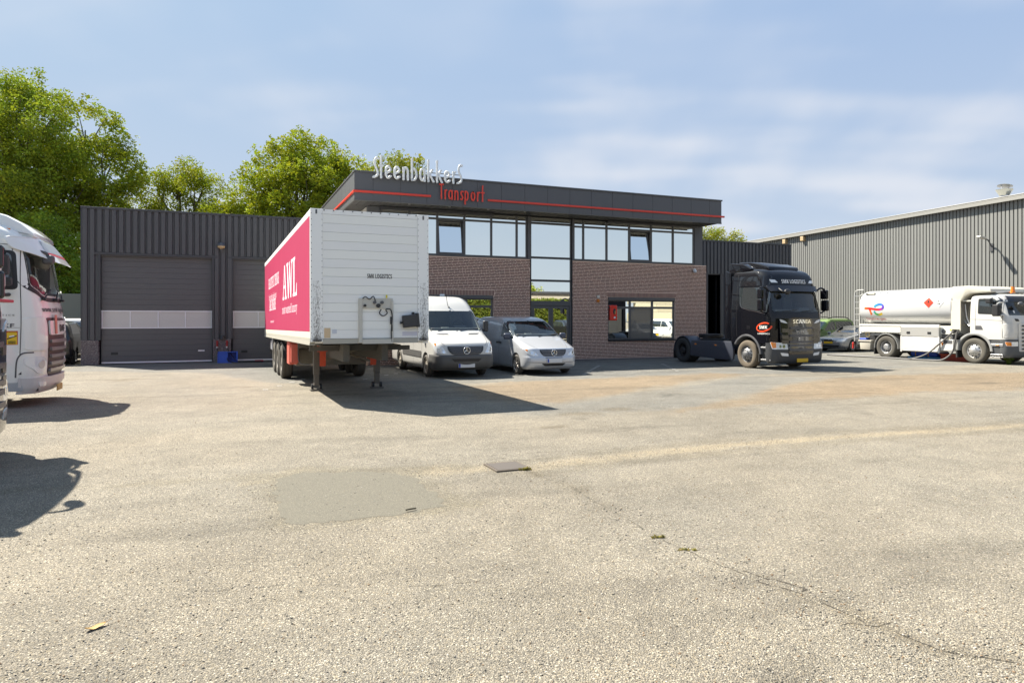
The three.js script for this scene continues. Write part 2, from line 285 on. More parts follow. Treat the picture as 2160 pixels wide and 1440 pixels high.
{
  const ax = (lo, a, b, hi, st) => { const r = []; for (let v = a; v <= b + 1e-6; v += st) r.push(v); let d = st; let v = a; const L = []; while (v > lo) { d *= 1.35; v -= d; L.unshift(Math.max(v, lo)); } d = st; v = b; const R = []; while (v < hi) { d *= 1.35; v += d; R.push(Math.min(v, hi)); } return [...L, ...r, ...R]; };
  const xs = ax(-420, -26, 16, 420, 0.12), zs = ax(-420, -5, 26.6, 420, 0.11), P = [], C = [], I = [];
  for (const z of zs) for (const x of xs) {
    P.push(x, 0, z);
    let m = 1 + 0.20 * fbm(x * 0.16, z * 0.16, 2.2, 4) + 0.26 * fbm(x * 0.75, z * 0.75, 7.7, 4) + 0.30 * fbm(x * 3.1, z * 3.1, 1.1, 2);
    const st = fbm(x * 0.25 + z * 0.05, z * 1.9 - x * 0.25, 5.5, 4); m *= 1 - 0.22 * sstep(0.08, 0.4, st); // swept dirt bands along the wheel paths
    const ol = fbm(x * 0.9 + 11, z * 0.9, 3.3, 3); m *= 1 - 0.35 * sstep(0.33, 0.5, ol); // old oil spots
    const wm = 0.5 + fbm(x * 0.3 + 5, z * 0.3, 8.8, 3);
    const k = surfacing(x, z); C.push(m * k[0] * lerp(0.98, 1.03, wm), m * k[1], m * k[2] * lerp(1.03, 0.96, wm));
  }
  const nx = xs.length; for (let j = 0; j < zs.length - 1; j++) for (let i = 0; i < nx - 1; i++) { const a = j * nx + i; I.push(a, a + nx, a + 1, a + 1, a + nx, a + nx + 1); }
  const g = new THREE.BufferGeometry(); g.setAttribute('position', new THREE.Float32BufferAttribute(P, 3)); g.setAttribute('color', new THREE.Float32BufferAttribute(C, 3)); g.setIndex(I); g.computeVertexNormals(); uvScale(g, 4);
  const o = struct(obj('ground', g, yardMat)); o.userData.label = 'pale worn asphalt yard with exposed stone chips';
}
// a thin layer on the yard with a ragged edge; pts in world x, z
function sheet(name, label, pts, y, m, jag, uvs = 4, st = 0.18) {
  const out = []; for (let i = 0; i < pts.length; i++) { const a = pts[i], b = pts[(i + 1) % pts.length], L = Math.hypot(b[0] - a[0], b[1] - a[1]), n = Math.max(1, Math.round(L / st)), nx = (b[1] - a[1]) / L, nz = -(b[0] - a[0]) / L; for (let k = 0; k < n; k++) { const x = lerp(a[0], b[0], k / n), z = lerp(a[1], b[1], k / n), d = jag * (1.7 * fbm(x * 0.9, z * 0.9, 3, 3) + 1.5 * fbm(x * 5, z * 5, 8, 3) + 1.1 * (rnd() - 0.5)); out.push([x + nx * d, z + nz * d]); } }
  const s = new THREE.Shape(out.map(p => new THREE.Vector2(p[0], -p[1]))); const g = new THREE.ShapeGeometry(s); g.rotateX(-Math.PI / 2); g.translate(0, y, 0); uvScale(g, uvs);
  const o = struct(obj(name, g, m)); if (label) o.userData.label = label; return o;
}
const fineMat = c => new THREE.MeshStandardMaterial({ map: fineMap, bumpMap: fineBump, bumpScale: 0.002, roughness: 0.93, color: c });
sheet('asphalt_patch', 'grey olive repair patch beside the drain', px([[582, 1012], [640, 998], [830, 996], [866, 1003], [900, 1030], [945, 1066], [880, 1080], [760, 1090], [640, 1106], [596, 1101], [578, 1060]]), 0.0014, fineMat(lin(0.88, 0.85, 0.73)), 0.07, 2.2, 0.09);
function strip(name, label, line, w, y, m, jag) { const L = [], R = []; line.forEach((p, i) => { const a = line[Math.max(0, i - 1)], b = line[Math.min(line.length - 1, i + 1)], l = Math.hypot(b[0] - a[0], b[1] - a[1]), nx = (b[1] - a[1]) / l, nz = -(b[0] - a[0]) / l, ww = Array.isArray(w) ? w[i] : w; L.push([p[0] + nx * ww / 2, p[1] + nz * ww / 2]); R.unshift([p[0] - nx * ww / 2, p[1] - nz * ww / 2]); }); return sheet(name, label, [...L, ...R], y, m, jag, 1.7, 0.06); }
const dirtMat = fineMat(lin(0.72, 0.65, 0.54));
// cracks: chains of short slivers of dirt lying in the surface
function crack(label, line, widths, density, wander) {
  const geos = []; let total = 0; const seg = []; for (let i = 0; i < line.length - 1; i++) { const L = Math.hypot(line[i + 1][0] - line[i][0], line[i + 1][1] - line[i][1]); seg.push([total, L]); total += L; }
  const at = d => { let i = 0; while (i < seg.length - 1 && d > seg[i + 1][0]) i++; const f = clamp((d - seg[i][0]) / seg[i][1]); const x = lerp(line[i][0], line[i + 1][0], f), z = lerp(line[i][1], line[i + 1][1], f); return [x + wander * 2 * fbm(d * 1.7, 3.3, i, 3), z + wander * 2 * fbm(d * 1.7, 9.1, i, 3), lerp(widths[i], widths[i + 1], f)]; };
  let d = 0; while (d < total) { const L = rr(0.05, 0.22); if (rnd() < density) { const n = 5, P = [], q = []; for (let k = 0; k <= n; k++) q.push(at(Math.min(total, d + L * k / n))); for (let k = 0; k < n; k++) { const [x0, z0, w0] = q[k], [x1, z1, w1] = q[k + 1], l = Math.hypot(x1 - x0, z1 - z0) || 1, nx = (z1 - z0) / l, nz = -(x1 - x0) / l, a0 = 0.7 * w0 * Math.sin(Math.PI * k / n) + 0.0006, a1 = 0.7 * w1 * Math.sin(Math.PI * (k + 1) / n) + 0.0006; const v = [[x0 + nx * a0, z0 + nz * a0], [x0 - nx * a0, z0 - nz * a0], [x1 - nx * a1, z1 - nz * a1], [x1 + nx * a1, z1 + nz * a1]]; for (const m of [0, 2, 1, 0, 3, 2]) P.push(v[m][0], 0.003, v[m][1]); } const g = new THREE.BufferGeometry(); g.setAttribute('position', new THREE.Float32BufferAttribute(P, 3)); g.computeVertexNormals(); geos.push(uvScale(g, 1)); } d += L * rr(0.7, 1.1); }
  const o = struct(obj('pavement_crack', geos, fineMat(lin(0.45, 0.40, 0.33)))); o.userData.label = label;
}
crack('long broken crack running from the drain to the lower right', ck, [.002, .003, .003, .003, .004, .005, .007, .006, .005, .006, .006, .005], .8, .03);
crack('crumbled edge beside the long crack', px([[1500, 1180], [1560, 1200], [1620, 1222], [1700, 1245], [1740, 1255]]), [.006, .008, .01, .008, .004], .7, .07);
crack('short branching crack at the lower right', px([[1690, 1330], [1790, 1312], [1850, 1322], [1895, 1308]]), [.002, .004, .005, .002], .9, .03);
for (const [y, l] of [[958, 'upper row of cracks behind the drain'], [966, 'middle row of cracks behind the drain'], [972, 'lower row of cracks behind the drain']]) crack(l, px([[990, y + 6], [1060, y], [1130, y - 4], [1200, y - 7], [1300, y - 9]]), [.002, .008, .009, .007, .002], .55, .06);
for (const [a, b, l] of [[180, 960, 'short crack on the left of the yard'], [620, 940, 'short crack behind the repair patch'], [860, 1230, 'short crack in the near foreground'], [420, 1240, 'short crack at the near left']]) crack(l, px([[a, b + 8], [a + 90, b], [a + 200, b - 9]]), [.001, .004, .001], .6, .03);

// loose chippings lying on the yard: too many to count, thickest near the gully and the cracks
{
  const n = 42000, im = new THREE.InstancedMesh(new THREE.IcosahedronGeometry(1, 0), new THREE.MeshStandardMaterial({ roughness: 0.9 }), n), o = new THREE.Object3D(), c = new THREE.Color(); let i = 0;
  const dirs = { x: Math.sin(YAW), z: -Math.cos(YAW) };
  while (i < n) {
    const D = 3.2 + 15 * Math.pow(rnd(), 1.7), l = rr(-0.8, 0.8) * D, x = CAM.x + dirs.x * D - dirs.z * l, z = CAM.z + dirs.z * D + dirs.x * l;
    const near = Math.min(lineDist(ck, x, z), lineDist(sandLine, x, z), lineDist(sandFan, x, z)), k = 0.35 + 0.5 * fbm(x * 1.3, z * 1.3, 2.5, 3) + (near < 0.35 ? 0.6 : 0); if (rnd() > k) continue;
    const s = 0.002 + 0.0055 * Math.pow(rnd(), 3.6) * (near < 0.3 ? 1.25 : 1); o.position.set(x, s * 0.35, z); o.rotation.set(rr(-0.4, 0.4), rr(0, 6.3), rr(-0.4, 0.4)); o.scale.set(s * rr(0.8, 1.6), s * rr(0.5, 0.9), s * rr(0.7, 1.1)); o.updateMatrix(); im.setMatrixAt(i, o.matrix);
    const q = rnd(), v = rr(0.8, 1.25); q < 0.56 ? c.setRGB(.23 * v, .205 * v, .16 * v) : q < 0.83 ? c.setRGB(.34 * v, .31 * v, .26 * v) : q < 0.90 ? c.setRGB(.075 * v, .07 * v, .062 * v) : c.setRGB(.22 * v, .15 * v, .09 * v); im.setColorAt(i, c); i++;
  }
  im.name = numbered('loose_chippings'); im.castShadow = im.receiveShadow = true; scene.add(im); tag(im, 'loose pale and dark stone chippings scattered over the yard', 'gravel', null, 'stuff');
}

// ---------------------------------------------------------------- shared materials
const M = {
  clad: mat([.074, .073, .077], 0.5, 0.0), cladBack: mat([.074, .073, .077], 0.5), room: mat([.42, .40, .37], 0.8), door: mat([.094, .090, .093], 0.42), trim: mat([.045, .045, .05], 0.45),
  alu: mat([.72, .70, .72], 0.4, 0.1), frost: mat([.55, .52, .49], 0.4), blind: mat([.13, .12, .105], 0.5, 0, { clearcoat: 0.6 }), frame: mat([.085, .083, .082], 0.4), mirror: mat([.88, .90, .85], 0.012, 1),
  fascia: mat([.084, .085, .091], 0.45), red: mat([.62, .045, .025], 0.4), soffit: mat([.06, .058, .055], 0.6), roof: mat([.1, .1, .1], 0.9),
  mortar: mat([.76, .56, .44], 0.95), black: mat([.02, .02, .022], 0.5), rubber: mat([.028, .027, .026], 0.85), white: mat([.78, .77, .74], 0.45),
  glass: mat([.030, .036, .038], 0.03, 0, { ior: 1.9, clearcoat: 1, clearcoatRoughness: 0.02 }), chrome: mat([.75, .75, .75], 0.12, 1), steel: mat([.45, .45, .45], 0.4, 0.8),
  plastic: mat([.035, .036, .038], 0.5), dgrey: mat([.09, .09, .095], 0.5), lens: mat([.75, .77, .77], 0.06, 0.0, { ior: 1.8, clearcoat: 1 }), redlens: mat([.45, .01, .01], 0.15, 0, { clearcoat: 1 }), amber: mat([.75, .22, .01], 0.2, 0, { clearcoat: 1 }),
  yellowPlate: mat([.75, .45, .02], 0.5), whitePlate: mat([.6, .6, .6], 0.5), blue: mat([.02, .06, .35], 0.45), tyre: mat([.075, .068, .058], 0.9), tyreDark: mat([.03, .03, .03], 0.85),
};
{ const [cm, cb] = aggregate(512, 64, [[4, .22, .19, .18], [4, .13, .11, .11], [1, .42, .38, .36], [2, .07, .06, .06]], [.12, .10, .10], 0.5, 1); M.pebble = new THREE.MeshStandardMaterial({ map: metres(cm, 1), bumpMap: metres(cb, 1), bumpScale: 0.004, roughness: 0.9 }); }

// trapezoid cladding plank, face w wide, running up y0..y1 at front plane z, front towards +z
const plankCache = new Map();
function plankGeo(w, h, d) { const k = [w, h, d].join(); if (!plankCache.has(k)) { const s = new THREE.Shape([[-w / 2, 0], [-w / 2 + d * 0.5, d], [w / 2 - d * 0.5, d], [w / 2, 0]].map(p => new THREE.Vector2(...p)).reverse()); const g = new THREE.ExtrudeGeometry(s, { depth: h, bevelEnabled: false }); g.rotateX(-Math.PI / 2); g.rotateY(Math.PI); plankCache.set(k, clean(g)); } return plankCache.get(k); }

// ---------------------------------------------------------------- garage hall
{
  const t = thing('garage_hall', 'long low black ribbed metal hall with two overhead doors', 'building', -3.6, 0, -4.5);
  const ox = 3.6, X = x => x + ox; // local x from world x
  const x0 = -21.48, x1 = 14.29, top = 6.06;
  const doors = [[-20.83, -16.86], [-16.05, -12.08]];
  obj('wall', [span(X(x0), X(-20.9), 0.96, top, -0.4, -0.03), span(X(-16.8), X(-16.12), 0.96, top, -0.4, -0.03), span(X(-12.05), X(8.3), 0, top, -0.4, -0.03), span(X(9.15), X(x1), 0, top, -0.4, -0.03), span(X(8.3), X(9.15), 4.25, top, -0.4, -0.03), ...doors.map(([a, b]) => span(X(a - 0.06), X(b + 0.06), 4.25, top, -0.4, -0.03)), span(X(x0), X(x0 + 0.3), 0, top, -11, -0.4), span(X(x1 - 0.3), X(x1), 0, top, -11, -0.4), span(X(x0), X(x1), 0, top, -11.3, -11), span(X(8.0), X(9.5), 0, 4.3, -2.6, -2.5)], M.cladBack, t);
  obj('roof', span(X(x0) + 0.05, X(x1) - 0.05, top - 0.02, top + 0.04, -11.2, -0.45), M.roof, t);
  obj('coping', [span(X(x0) - 0.03, X(x1) + 0.03, top, top + 0.09, -0.5, 0.055, 0.01), span(X(x0) - 0.03, X(x0) + 0.2, top, top + 0.085, -11.3, -0.5), span(X(x1) - 0.2, X(x1) + 0.03, top, top + 0.085, -11.3, -0.5)], M.trim, t);
  // ribbed planks
  const put = (x, y0, y1) => { const o = obj('cladding_plank', plankGeo(0.212, +(y1 - y0).toFixed(2), 0.07), M.clad, t); o.position.set(X(x), y0, -0.031); };
  for (let x = x0 + 0.11; x < -12.0; x += 0.247) { const d = doors.some(([a, b]) => x > a - 0.1 && x < b + 0.1); put(x, d ? 4.4 : 0.97, top); }
  for (let x = 4.85; x < x1 - 0.05; x += 0.247) put(x, x > 8.15 && x < 9.3 ? 4.3 : 0.25, top);
  for (const g of [span(X(x0) - 0.03, X(x0) + 0.03, 0.97, top, -0.2, 0.02), span(X(x1) - 0.03, X(x1) + 0.03, 0.2, top, -0.2, 0.02), span(X(8.18), X(8.3), 0.1, 4.3, -0.3, 0.02), span(X(9.15), X(9.25), 0.1, 4.3, -0.3, 0.02)]) obj('corner_trim', g, M.trim, t);
  for (const [a, b] of [[x0 - 0.02, -20.9], [-16.82, -16.12]]) { const g = span(X(a), X(b), 0, 0.96, -0.3, 0.06, 0.015); const p = g.attributes.position, u = g.attributes.uv; for (let i = 0; i < p.count; i++) u.setXY(i, p.getX(i), p.getY(i)); obj('plinth', g, M.pebble, t); }
  for (const [a, b] of doors) {
    const A = X(a), Bx = X(b), z = -0.16;
    obj('door_frame', [span(A - 0.09, A - 0.01, 0.96, 4.33, -0.2, 0.03), span(Bx + 0.01, Bx + 0.09, 0.96, 4.33, -0.2, 0.03), span(A - 0.22, Bx + 0.22, 4.30, 4.39, -0.2, 0.04)], M.trim, t);
    const d = obj('overhead_door', [span(A - 0.02, Bx + 0.02, 0.04, 4.34, z - 0.06, z - 0.014)], M.cladBack, t);
    const rows = []; for (let y = 0.10; y < 1.38; y += 0.215) rows.push([y, Math.min(y + 0.209, 1.40)]); for (let y = 2.14; y < 4.25; y += 0.215) rows.push([y, Math.min(y + 0.209, 4.33)]);
    for (const [p, q] of rows) obj('door_panel', span(A, Bx, p, q, z - 0.02, z, 0.004), M.door, d);
    const n = 4, st = (b - a) / n;
    obj('window_strip_frame', [span(A - 0.06, Bx + 0.03, 2.075, 2.125, z - 0.02, z + 0.02), span(A - 0.06, Bx + 0.03, 1.41, 1.455, z - 0.02, z + 0.02), ...Array.from({ length: n + 1 }, (_, i) => span(A + st * i - (i ? 0.02 : 0), A + st * i + (i === n ? 0 : 0.02) + (i === 0 ? 0.02 : 0), 1.455, 2.075, z - 0.02, z + 0.018))], M.alu, d);
    for (let i = 0; i < n; i++) obj('door_pane', span(A + st * i + 0.022, A + st * (i + 1) - 0.022, 1.457, 2.073, z - 0.02, z - 0.004), M.frost, d);
    obj('bottom_rail', span(A, Bx, 0.035, 0.095, z - 0.02, z + 0.01), M.alu, d);
    obj('handle_recess', [span(A + 0.32, A + 0.56, 0.37, 0.47, z, z + 0.006, 0.003), span(A + 0.34, A + 0.54, 0.43, 0.455, z, z + 0.025, 0.008)], M.black, d);
    if (a < -20) obj('door_label', span(Bx - 0.52, Bx - 0.28, 0.46, 0.515, z, z + 0.006), M.alu, d);
  }
  obj('pipe_boot', [cylY(0.13, 0.14, X(-16.46), 1.03, 0.07, 16, 0.09)], M.black, t);
}
// lamp on the hall wall between the doors
{
  const t = thing('wall_lamp', 'round bulkhead wall lamp with amber glass above the pillar', 'lamp', -16.5, 4.72, -4.46);
  obj('housing', [mv(new THREE.SphereGeometry(0.17, 20, 10, 0, 6.283, 0, 1.5), 0, 0.05, 0.16), cylZ(0.05, 0.1, 0, 0.02, 0.03, 12)], M.dgrey, t);
  obj('globe', mv(new THREE.SphereGeometry(0.155, 20, 10, 0, 6.283, 1.3, 1.84).scale(1, 0.75, 1), 0, 0.06, 0.16), mat([.50, .36, .2], 0.2, 0, { clearcoat: 1 }), t);
  obj('nipple', cylY(0.035, 0.1, 0, -0.10, 0.16, 10), M.dgrey, t);
}

// ---------------------------------------------------------------- office
const office = thing('office_building', 'two storey office with dark brick ground floor, mirrored window band and black fascia', 'building', -3.6, 0, 0);
{
  const t = office, X = x => x + 3.6, yb = 4.30;
  const holes = [[-4.49, -2.49, 0, 9], [-9.56, -6.15, 0.88, 2.76], [-0.72, 2.86, 0.86, 2.76], [-9.61, -6.1, 2.75, 2.972], [-0.79, 2.9, 2.75, 2.972]];
  // backing wall in the colour of the mortar, 4 mm behind the brick faces
  const z0 = -0.3, z1 = -0.004;
  obj('mortar_wall', [span(X(-11.3), X(-9.56), 0, yb, z0, z1), span(X(-9.56), X(-6.15), 0, 0.88, z0, z1), span(X(-9.56), X(-6.15), 2.76, yb, z0, z1), span(X(-6.15), X(-4.49), 0, yb, z0, z1), span(X(-2.49), X(-0.72), 0, yb, z0, z1), span(X(-0.72), X(2.86), 0, 0.86, z0, z1), span(X(-0.72), X(2.86), 2.76, yb, z0, z1), span(X(2.86), X(4.62), 0, yb, z0, z1), span(X(-11.3), X(-11.1), 0, yb, -9.9, z0), span(X(4.42), X(4.62), 0, yb, -9.9, z0)], M.mortar, t);
  const tones = [[.135, .052, .040], [.11, .042, .034], [.17, .070, .052], [.092, .038, .033], [.15, .060, .046]].map(c => mat(c, 0.85));
  const bricks = [];
  const row = (y, z = 0) => {
    let x = -11.3 + rr(-0.1, 0.1);
    while (x < 4.62) {
      const L = rnd() < 0.27 ? 0.1 : 0.21; let a = Math.max(x, -11.3), b = Math.min(x + L, 4.63);
      for (const h of holes) if (y + 0.042 > h[2] && y < h[3]) { if (a >= h[0] && b <= h[1]) a = b; else if (a < h[0] && b > h[0]) b = h[0] - 0.002; else if (a < h[1] && b > h[1]) a = h[1] + 0.002; }
      if (b - a > 0.03) bricks.push([a, b, y, y + 0.038]);
      x += L + 0.018;
    }
  };
  for (let y = 0.012; y < yb - 0.04; y += 0.0636) { row(y); }
  // soldier courses over the two windows
  const keep = bricks;
  for (const [a, b] of [[-9.6, -6.1], [-0.78, 2.9]]) for (let x = a; x < b - 0.05; x += 0.0625) keep.push([x, x + 0.042, 2.765, 2.965]);
  keep.sort((p, q) => Math.hypot((p[0] + p[1]) / 2 - CAM.x, p[2] - 1.8, CAM.z) - Math.hypot((q[0] + q[1]) / 2 - CAM.x, q[2] - 1.8, CAM.z));
  const vis = b => b[0] > -8.75 && !(b[0] < -5.0 && b[2] < 1.9 && b[0] < -6.1);
  const near = [], rest = []; for (const b of keep) (vis(b) && near.length < 298 ? near : rest).push(b);
  const bgeo = new Map();
  for (const [a, b, c, d] of near) {
    const k = (b - a).toFixed(3) + ',' + (d - c).toFixed(3); if (!bgeo.has(k)) bgeo.set(k, B(+(b - a).toFixed(3), +(d - c).toFixed(3), 0.05));
    const o = obj('brick', bgeo.get(k), tones[Math.floor(rnd() * 5)], t); o.position.set(X((a + b) / 2), (c + d) / 2, -0.025 + rr(-0.0015, 0.0015));
  }
  const im = new THREE.InstancedMesh(new THREE.BoxGeometry(1, 1, 1), mat([1, 1, 1], 0.85), rest.length), m4 = new THREE.Matrix4();
  rest.forEach(([a, b, c, d], i) => { m4.makeScale(b - a, d - c, 0.05); m4.setPosition(X((a + b) / 2), (c + d) / 2, -0.025 + rr(-0.0015, 0.0015)); im.setMatrixAt(i, m4); im.setColorAt(i, tones[Math.floor(rnd() * 5)].color); });
  im.name = 'brickwork'; im.userData.kind = 'stuff'; im.castShadow = im.receiveShadow = true; t.add(im);

  // upper storey
  obj('upper_wall', [span(X(-11.3), X(4.42), yb, 6.13, -0.6, -0.45), span(X(-11.3), X(-11.0), yb, 6.13, -9.9, -0.6), span(X(4.1), X(4.42), yb, 6.13, -9.9, -0.6), span(X(-11.3), X(4.42), 0, 6.13, -10.2, -9.9), span(X(-4.6), X(-2.4), 0, yb, -0.6, -0.35)], M.room, t);
  for (const g of [span(X(3.97), X(4.43), yb + 0.002, 6.13, -0.2, -0.02, 0.006), span(X(-11.31), X(-10.84), yb + 0.002, 6.13, -0.2, -0.02, 0.006)]) obj('corner_panel', g, M.fascia, t);
  for (const g of [span(X(-10.84), X(-4.62), yb + 0.002, yb + 0.055, -0.2, 0.03, 0.006), span(X(-2.40), X(4.0), yb + 0.002, yb + 0.055, -0.2, 0.03, 0.006)]) obj('sill_rail', g, M.frame, t);
  const win = (x0, x1, y0, y1, z = -0.08, bar = 0.035, tilt = 0, pm = M.mirror) => {
    const f = obj('window_frame', [span(X(x0), X(x0) + bar, y0, y1, z - 0.06, z + 0.04), span(X(x1) - bar, X(x1), y0, y1, z - 0.06, z + 0.04), span(X(x0) + bar, X(x1) - bar, y0, y0 + bar, z - 0.06, z + 0.038), span(X(x0) + bar, X(x1) - bar, y1 - bar, y1, z - 0.06, z + 0.038)], M.frame, t);
    const w = x1 - x0 - 2 * bar, h = y1 - y0 - 2 * bar;
    if (tilt) {
      const p = V(X((x0 + x1) / 2), y0 + bar, z - 0.02);
      const fr = 0.045, mk = g => { g.rotateX(tilt); return g.translate(p.x, p.y, p.z); };
      obj('sash', [mk(merge([B(fr, h, 0.05, -w / 2 + fr / 2, h / 2, 0.03), B(fr, h, 0.05, w / 2 - fr / 2, h / 2, 0.03), B(w - 2 * fr, fr, 0.05, 0, fr / 2, 0.03), B(w - 2 * fr, fr, 0.05, 0, h - fr / 2, 0.03)]))], M.frame, f);
      obj('pane', mk(B(w - 2 * fr, h - 2 * fr, 0.012, 0, h / 2, 0.03)), M.mirror, f);
    } else obj('pane', B(w, h, 0.012, X((x0 + x1) / 2), (y0 + y1) / 2, z - 0.005, rr(-0.0015, 0.0015), rr(-0.002, 0.002)), pm, f);
  };
  const bays = [[-10.80, -9.66], [-9.66, -8.53], [-8.53, -7.39, 1], [-7.39, -6.22], [-6.22, -5.08], [-5.08, -4.62], [-2.40, -1.92], [-1.92, -0.75], [-0.75, 0.42], [0.42, 1.58, 1], [1.58, 2.78], [2.78, 3.95]];
  for (const [a, b, ti] of bays) { const lo = yb + 0.056; win(a, b, lo, 5.80, -0.08, ti ? 0.06 : 0.042, ti ? -0.13 : 0); win(a, b, 5.80, 6.10, -0.08, 0.04); }
  for (const g of [span(X(-4.615), X(-4.475), 4.30, 6.12, -0.2, 0.035, 0.005), span(X(-2.505), X(-2.405), 4.30, 6.12, -0.2, 0.035, 0.005)]) obj('post', g, M.frame, t);
  for (const g of [span(X(-4.489), X(-4.455), 0, 4.295, -0.3, 0.02), span(X(-2.525), X(-2.491), 0, 4.295, -0.3, 0.02)]) obj('jamb', g, M.black, t);
  for (const [a, b] of [[5.86, 6.10], [4.40, 5.84], [3.43, 4.38], [2.52, 3.41]]) win(-4.452, -2.528, a, b, -0.08, 0.035);
  obj('roller_blind_box', [span(X(-10.86), X(-6.18), 6.00, 6.125, -0.02, 0.14, 0.012)], M.trim, t);
  obj('roller_blind_box', [span(X(-0.80), X(3.98), 6.02, 6.125, -0.02, 0.14, 0.012)], M.trim, t);
  // entrance double door
  const dr = obj('entrance_frame', [span(X(-4.452), X(-2.528), 2.36, 2.518, -0.16, -0.02), span(X(-4.452), X(-4.37), 0, 2.36, -0.16, -0.02), span(X(-2.61), X(-2.528), 0, 2.36, -0.16, -0.02)], M.frame, t);
  for (const [a, b] of [[-4.365, -3.495], [-3.485, -2.615]]) {
    const l = obj('entrance_door', [span(X(a), X(a) + 0.1, 0.02, 2.35, -0.12, -0.05), span(X(b) - 0.1, X(b), 0.02, 2.35, -0.12, -0.05), span(X(a) + 0.1, X(b) - 0.1, 2.23, 2.35, -0.12, -0.052), span(X(a) + 0.1, X(b) - 0.1, 0.02, 0.2, -0.12, -0.052)], M.frame, t);
    obj('pane', span(X(a) + 0.1, X(b) - 0.1, 0.2, 2.23, -0.095, -0.08), M.mirror, l);
    obj('handle', span(a < -4 ? X(b) - 0.06 : X(a) + 0.03, a < -4 ? X(b) - 0.03 : X(a) + 0.06, 0.9, 1.3, -0.05, 0.0, 0.01), M.steel, l);
  }
  // ground floor windows
  for (const [a, b, c, m1, m2] of [[-9.54, -6.17, 0.9, -8.4, -7.3], [-0.70, 2.84, 0.88, 0.47, 1.66]]) {
    obj('lintel', span(X(a), X(b), 2.62, 2.755, -0.25, 0.02, 0.006), M.frame, t);
    obj('window_sill', span(X(a - 0.02), X(b + 0.02), c - 0.075, c - 0.01, -0.2, 0.07, 0.006), M.black, t);
    for (const [p, q] of [[a, m1], [m1, m2], [m2, b]]) { win(p, q, 2.30, 2.618, -0.11, 0.045); win(p, q, c, 2.298, -0.11, 0.05, 0, p > 0 && p < 1 ? M.blind : M.mirror); }
  }
  // eaves: soffit boards, fascia panels, red line
  const fx0 = -12.02, fx1 = 4.53, fz = 1.2, fb = 6.14, ft = 7.14;
  for (let x = fx0 + 0.06; x < fx1 - 0.1; x += 0.25) obj('soffit_board', plankGeo(0.225, 1.26, 0.02), M.soffit, t).position.set(X(x + 0.1), 0, 0);
  t.children.filter(c => c.name === 'soffit_board').forEach(c => { c.rotation.x = Math.PI / 2; c.position.y = fb + 0.02; c.position.z = fz - 0.03 - 1.26; });
  obj('roof', [span(X(fx0) + 0.03, X(fx1) - 0.03, fb + 0.022, ft, -10.2, fz - 0.022)], M.cladBack, t);
  obj('side_soffit', span(X(fx0) + 0.03, X(-11.32), fb - 0.005, fb + 0.02, -10, -0.1), M.soffit, t);
  for (const g of [span(X(fx0), X(fx1), fb - 0.03, fb + 0.02, fz - 0.05, fz + 0.012), span(X(fx0) - 0.01, X(fx0) + 0.04, fb - 0.03, fb + 0.02, -10.2, fz - 0.05)]) obj('soffit_edge', g, M.frame, t);
  for (const g of [span(X(fx0) - 0.03, X(fx1) + 0.03, ft, ft + 0.06, fz - 0.3, fz + 0.04, 0.01), span(X(fx0) - 0.03, X(fx0) + 0.27, ft, ft + 0.058, -10.2, fz - 0.3, 0.01)]) obj('roof_coping', g, M.fascia, t);
  const js = [fx0]; for (let x = -11.34; x < fx1; x += 1.013) js.push(x); js.push(fx1);
  for (let i = 0; i < js.length - 1; i++) if (js[i + 1] - js[i] > 0.05) { obj('fascia_panel', span(X(js[i]) + 0.005, X(js[i + 1]) - 0.005, fb + 0.022, ft - 0.002, fz - 0.02, fz, 0.003), M.fascia, t); }
  for (let z = fz - 0.03; z > -10; z -= 1.013) obj('fascia_panel', span(X(fx0), X(fx0) + 0.02, fb + 0.022, ft - 0.002, Math.max(z - 1.005, -10.2), z, 0.003), M.fascia, t);
  obj('red_line', [span(X(fx0) - 0.05, X(-9.16), 6.395, 6.475, fz, fz + 0.05, 0.008)], M.red, t);
  obj('red_line', [span(X(-6.86), X(fx1) + 0.14, 6.395, 6.475, fz, fz + 0.05, 0.008)], M.red, t);
  obj('red_line', [span(X(fx0) - 0.05, X(fx0), 6.395, 6.475, -10, fz - 0.002, 0.008)], M.red, t);
  obj('kerb', [span(X(-2.4), X(4.6), 0, 0.05, 0.003, 0.22, 0.01)], M.pebble, t);
  for (const x of [-9.9, -8.3, -6.7, -5.1]) obj('downlight', cylY(0.05, 0.02, X(x), fb - 0.004, 0.85, 14), M.steel, t);
}

